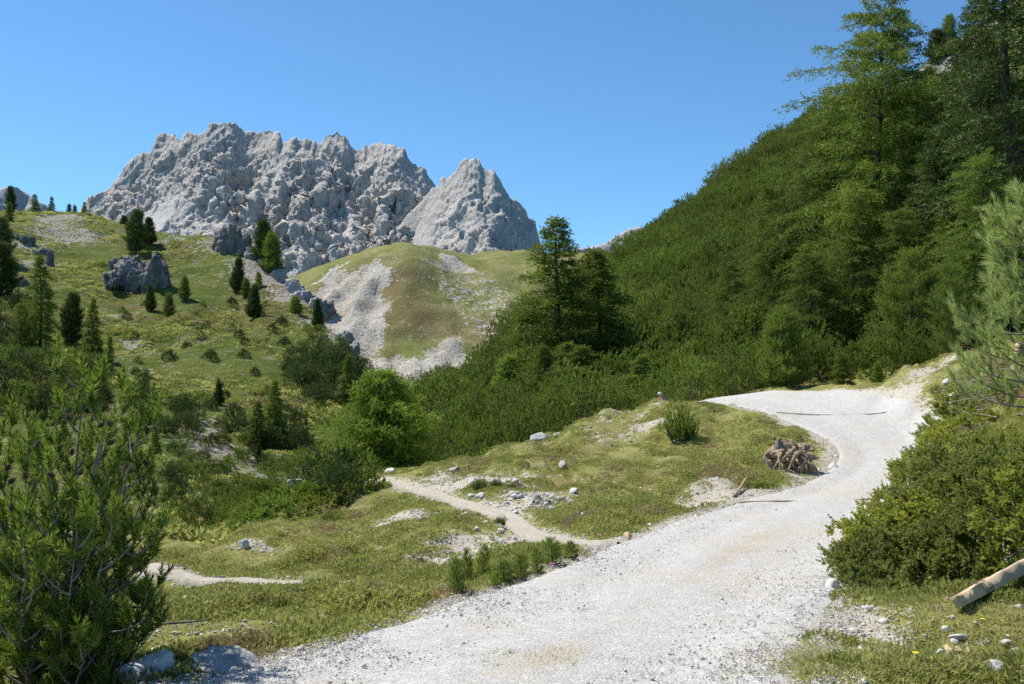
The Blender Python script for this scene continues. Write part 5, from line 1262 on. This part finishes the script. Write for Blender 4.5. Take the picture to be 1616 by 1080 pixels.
# ------------------------------------------------------------------ cyclist just behind the crest
def cyclist():
    p = on(1047, 36.0); hz = (600 - 622) / FPX * 36.0
    g = p[2]; sc = max(.5, (hz - g) / 1.62)
    V = [(0, 0, .98), (0, -.05, 1.15), (0, -.14, 1.33), (0, -.22, 1.43), (0, -.28, 1.52), (0, -.31, 1.60),
         (.10, 0, .93), (.12, -.16, .55), (.11, -.02, .12), (.11, -.14, .05), (-.10, 0, .93), (-.12, -.10, .52), (-.11, .12, .14), (-.11, .02, .05),
         (.18, -.17, 1.38), (.22, -.38, 1.20), (.20, -.58, 1.10), (-.18, -.17, 1.38), (-.22, -.38, 1.20), (-.20, -.58, 1.10)]
    E = [(0, 1), (1, 2), (2, 3), (3, 4), (4, 5), (0, 6), (6, 7), (7, 8), (8, 9), (0, 10), (10, 11), (11, 12), (12, 13), (3, 14), (14, 15), (15, 16), (3, 17), (17, 18), (18, 19)]
    R = [.15, .15, .17, .10, .09, .08, .10, .075, .045, .04, .10, .075, .045, .04, .06, .048, .036, .06, .048, .036]
    me = bpy.data.meshes.new('body'); me.from_pydata(V, E, []); s_ = NT('skin'); s_.col((.45, .28, .20)); me.materials.append(s_.m)
    o = empty('person', (p[0], p[1], g), -1.2, sc)
    b = obj('body', me, o); b.modifiers.new('skin', 'SKIN'); b.modifiers.new('sub', 'SUBSURF').levels = 1
    for i, sv in enumerate(me.skin_vertices[0].data): sv.radius = (R[i], R[i]); sv.use_root = (i == 0)
    def lathe(nm, c, prof, mat, squash=(1, 1, 1), k=14):
        w = MB(); V = [(q[0] * math.cos(a), q[0] * math.sin(a), q[1]) for q in prof for a in np.linspace(0, 2 * math.pi, k, endpoint=False)]; T = []
        for i in range(len(prof) - 1):
            for j in range(k): a = i * k + j; bq = i * k + (j + 1) % k; T += [(a, bq, bq + k), (a, bq + k, a + k)]
        w.add(np.array(V) * np.array(squash), T); q = obj(nm, w.mesh(nm, mat, True), o); q.location = c; return q
    s1 = NT('helmet_shell'); s1.col((.62, .64, .70)); s2 = NT('red_cloth'); s2.col((.42, .03, .03)); s3 = NT('blue_cloth'); s3.col((.06, .08, .32))
    lathe('helmet', (0, -.31, 1.62), [(.125, -.02), (.130, .02), (.12, .07), (.085, .12), (.04, .145), (.001, .15)], s1.m, (.9, 1.15, 1))
    lathe('jersey', (0, -.10, 1.22), [(.165, -.22), (.18, -.05), (.20, .10), (.17, .20), (.08, .26)], s2.m, (1.05, .85, 1))
    lathe('backpack', (0, .10, 1.25), [(.001, -.2), (.13, -.18), (.15, 0), (.12, .16), (.001, .2)], s3.m, (1, .8, 1))
    return tag(o, 'helmeted cyclist in red and blue, head just above the meadow crest', 'person')
cyclist()

# ------------------------------------------------------------------ ground cover
rg = np.random.RandomState(21)
def tuft_mesh(n, rad, h, w, seed, mat, name, lean=.5):
    r = np.random.RandomState(seed); a = r.rand(n) * 6.28; q = rad * np.sqrt(r.rand(n)); b = np.stack([q * np.cos(a), q * np.sin(a), 0 * q - .01], 1)
    D = unit(np.stack([np.cos(a) * lean, np.sin(a) * lean, np.ones(n)], 1) + r.normal(size=(n, 3)) * .3); l = h * (.5 + .8 * r.rand(n))
    sd = unit(np.cross(D, r.normal(size=(n, 3)))); V = np.stack([b - sd * w / 2, b + sd * w / 2, b + D * l[:, None]], 1).reshape(-1, 3)
    return mesh_data(name, V, np.arange(3 * n).reshape(n, 3), mat, {'tint': np.repeat(np.clip(.2 + .8 * r.rand(n), 0, 1), 3)})
def cushion_mesh(n, rad, h, lw, seed, mat, name):
    r = np.random.RandomState(seed); d = unit(r.normal(size=(n, 3))); d[:, 2] = np.abs(d[:, 2]); b = d * np.array([rad, rad, h]) * (.8 + .25 * r.rand(n))[:, None]
    D = unit(d + np.array([0, 0, .5]) + r.normal(size=(n, 3)) * .6); sd = unit(np.cross(D, r.normal(size=(n, 3))))
    V = np.stack([b - sd * lw / 2, b + sd * lw / 2, b + D * lw * 1.9], 1).reshape(-1, 3)
    return mesh_data(name, V, np.arange(3 * n).reshape(n, 3), mat, {'tint': np.repeat(np.clip(.1 + .5 * d[:, 2] + .4 * r.rand(n), 0, 1), 3)})
def sample(n, ymin, ymax, mode, power=1.):
    out = []; tot = 0
    while tot < n:
        v = rg.rand(n * 2); Y = (ymin ** (1 - power + 1e-6) + v * (ymax ** (1 - power + 1e-6) - ymin ** (1 - power + 1e-6))) ** (1 / (1 - power + 1e-6)) if power else ymin + v * (ymax - ymin)
        X = (rg.uniform(-250, 1950, n * 2) - 808) / FPX * Y
        k = (X > A.x[0] + .2) & (X < A.x[-1] - .2)
        r_ = A.samp(rd, X, Y); p_ = A.samp(pd, X, Y); b_ = A.samp(A.at['bare'], X, Y)
        if mode == 'turf': k &= (r_ < -.05) & (p_ > .42) & (rg.rand(len(X)) > np.clip((b_ - .18) * 1.7, 0, .93))
        elif mode == 'stones': k &= (r_ < .1) & (rg.rand(len(X)) < np.clip((b_ - .10) * 1.5, .06, .8) * np.where(r_ > -.8, .3, 1))
        elif mode == 'road': k &= (r_ > -.25) & (rg.rand(len(X)) < np.where(np.abs(r_) < .3, 1, np.where((r_ > .5) & (r_ < 1.05), .22, .6)))
        elif mode == 'fringe': k &= (r_ < .30) & (r_ > -.5)
        if mode == 'turf':
            for (qx, qy, Yq, rq) in [(214, 1075, 6.9, .42), (362, 1060, 7.1, .42), (300, 1070, 6.8, .3)]:
                c_ = at(qx, qy, Yq); k &= np.hypot(X - c_[0], Y - c_[1]) > rq
        # drop ground hidden behind the crest
        P = np.stack([X, Y, A.z(X, Y)], 1)[k]
        q = P * .9; P = P[(A.z(q[:, 0], q[:, 1]) - q[:, 2]) < .18]
        out.append(P); tot += len(P)
    return np.concatenate(out)[:n]
G = [tuft_mesh(16, .09, .050, .008, 1, M_GRASS, 'grass_tuft', 1.3), tuft_mesh(20, .11, .055, .008, 2, M_GRASS, 'grass_tuft', 1.2), tuft_mesh(22, .11, .040, .009, 3, M_HEATH, 'grass_tuft', 1.6), tuft_mesh(14, .06, .085, .006, 4, M_DRY, 'grass_tuft', .5), tuft_mesh(20, .10, .045, .008, 5, M_DRY, 'grass_tuft', 1.5)]
P = sample(74000, 5, 33, 'turf', 1.1)
ex = []
for (qx, qy, Yq, a_, b_, m_) in [(800, 1042, 5.95, .16, .05, 50), (850, 1030, 6.15, .20, .05, 70), (880, 1022, 6.3, .10, .04, 30), (1320, 1030, 6.1, .3, .2, 130), (1270, 1058, 5.75, .2, .12, 60), (1380, 1050, 5.8, .3, .2, 120), (1170, 868, 11, .2, .1, 25)]:
    c_ = at(qx, qy, Yq); ex.append(np.stack([c_[0] + rg.normal(size=m_) * a_, c_[1] + rg.normal(size=m_) * b_, np.zeros(m_)], 1))
ex = np.concatenate(ex); ex[:, 2] = np.maximum(A.samp(A.zroad, ex[:, 0], ex[:, 1]) + .02, A.z(ex[:, 0], ex[:, 1])); P = np.concatenate([P, ex]); n = len(P)
dry = N2(P[:, 0], P[:, 1], .6, 4, 3)
idx = np.where(dry > .25, 1, np.where(dry > -.15, 0, 2)); idx = np.where(rg.rand(n) < .05, 3, idx); idx = np.where(rg.rand(n) < np.clip(.14 + .5 * N2(P[:, 0], P[:, 1], .8, 24, 3), 0, .7), 4, idx)
scatter('grass', P, np.stack([rg.normal(size=n) * .15, rg.normal(size=n) * .15, rg.rand(n) * 6.28], 1), rg.uniform(.4, .9, n) * (1 + .02 * P[:, 1]), idx, G, 'short alpine turf over the near meadow', 'grass')
Hc = [cushion_mesh(90, .13, .07, .018, 5, M_HEATH, 'heath'), cushion_mesh(110, .17, .08, .02, 6, M_HEATH, 'heath'), cushion_mesh(80, .13, .06, .018, 7, M_HEATHB, 'heath'), cushion_mesh(100, .15, .06, .017, 8, M_GRASS, 'heath')]
P = sample(42000, 5.5, 33, 'turf', .9); n = len(P); hn = N2(P[:, 0], P[:, 1], .55, 14, 3); kk = hn > -.3; P = P[kk]; hn = hn[kk]; n = len(P)
scatter('heath', P - np.array([0, 0, .015]), np.stack([rg.normal(size=n) * .12, rg.normal(size=n) * .12, rg.rand(n) * 6.28], 1), rg.uniform(.35, 1.15, n), np.where(hn > .40, 2, rg.choice([0, 1, 3, 2], n, p=[.34, .26, .30, .10])), Hc, 'low heath cushions over the near meadow', 'heath')
PB = [rock_mesh(400 + i, 1, .8, .6, m, 1, 6, .1, 'pebble') for i, m in enumerate((M_STONE, M_STONE, M_STONEG, M_STONE, M_STONET))]
P = sample(60000, 4.6, 34, 'road', 1.0); n = len(P); S = np.exp(rg.normal(size=n) * .6) * .0030 + .0014; S = np.minimum(S, .018)
P[:, 2] = A.samp(A.zroad, P[:, 0], P[:, 1]) + .022
rin = A.samp(rd, P[:, 0], P[:, 1]); P[:, 2] = np.where(rin > 0.08, P[:, 2], A.z(P[:, 0], P[:, 1]) + .02)
scatter('gravel', P, rg.rand(n, 3) * 6.28 * np.array([.1, .1, 1]), S, rg.choice(5, n, p=[.32, .30, .13, .22, .03]), PB, 'loose pale gravel strewn on the road', 'gravel')
P = sample(20000, 5, 32, 'stones', .6); n = len(P); S = np.minimum(np.exp(rg.normal(size=n) * .65) * .009 + .003, .045)
scatter('loose_stones', P + np.array([0, 0, .006]), rg.rand(n, 3) * 6.28 * np.array([.1, .1, 1]), S, rg.choice(5, n, p=[.34, .3, .1, .22, .04]), PB, 'small pale stones lying in bare patches of the meadow', 'stones')
# tussocks and dwarf shrubs on the far slopes
Tq = [cushion_mesh(70, .55, .32, .10, 9, M_HEATH, 'tussock'), cushion_mesh(70, .6, .28, .10, 10, M_GRASS, 'tussock'), cushion_mesh(80, .6, .4, .09, 11, M_PINE, 'tussock'), cushion_mesh(70, .6, .3, .10, 12, M_HEATHB, 'tussock')]
n0 = 26000; X = rg.uniform(-110, 20, n0); Y = rg.uniform(34, 180, n0); P = np.stack([X, Y, gz(X, Y)], 1); pq = px_of(P); k = (pq[:, 0] > -60) & (pq[:, 0] < 640)
tn = N2(X, Y, .06, 3, 3); rk = B.samp(B.at['rock'], X, Y); k &= (tn > -.25) & (rk < .5); P = P[k]; tn = tn[k]; n = len(P)
rdm = B.samp(B.at['red'], P[:, 0], P[:, 1])
scatter('tussocks', P - np.array([0, 0, .08]), np.stack([rg.normal(size=n) * .15, rg.normal(size=n) * .15, rg.rand(n) * 6.28], 1), rg.uniform(.35, 1.15, n) * (.8 + .5 * (tn > .3)), np.where(rg.rand(n) < rdm * .8, 3, rg.choice([0, 1, 2], n, p=[.42, .36, .22])), Tq, 'grass tussocks and dwarf heath over the left hill', 'tussocks')
# single flowers
def flower(px, py, col, label, s=.018):
    p = hit(px, py); o = empty('flower', tuple(p)); m = NT('petals'); m.col(col); g = NT('stalk'); g.col((.08, .13, .03)); w = MB(); tube(w, [(0, 0, 0), (.004, 0, .04), (.006, -.004, .075)], .0015, 4); obj('stalk', w.mesh('stalk', g.m), o)
    w = MB()
    for i in range(11):
        a = i * 6.283 / 11; c, s_ = math.cos(a), math.sin(a); w.add(np.array([(.006, -.004, .075), (.006 + c * s - s_ * .005, -.004 + s_ * s + c * .005, .08), (.006 + c * s * 1.15, -.004 + s_ * s * 1.15, .083), (.006 + c * s + s_ * .005, -.004 + s_ * s - c * .005, .08)]), [(0, 1, 2), (0, 2, 3)])
    obj('petals', w.mesh('petals', m.m), o); return tag(o, label, 'flower')
flower(1443, 1052, (.85, .72, .02), 'single yellow flower in the grass at the bottom right')
flower(1549, 998, (.85, .72, .02), 'yellow flower below the fence rail', .012)
flower(945, 854, (.60, .06, .40), 'pink flower at the upper end of the footpath by the road', .03)
flower(871, 903, (.62, .10, .42), 'pink flower beside the roadside pines', .025)
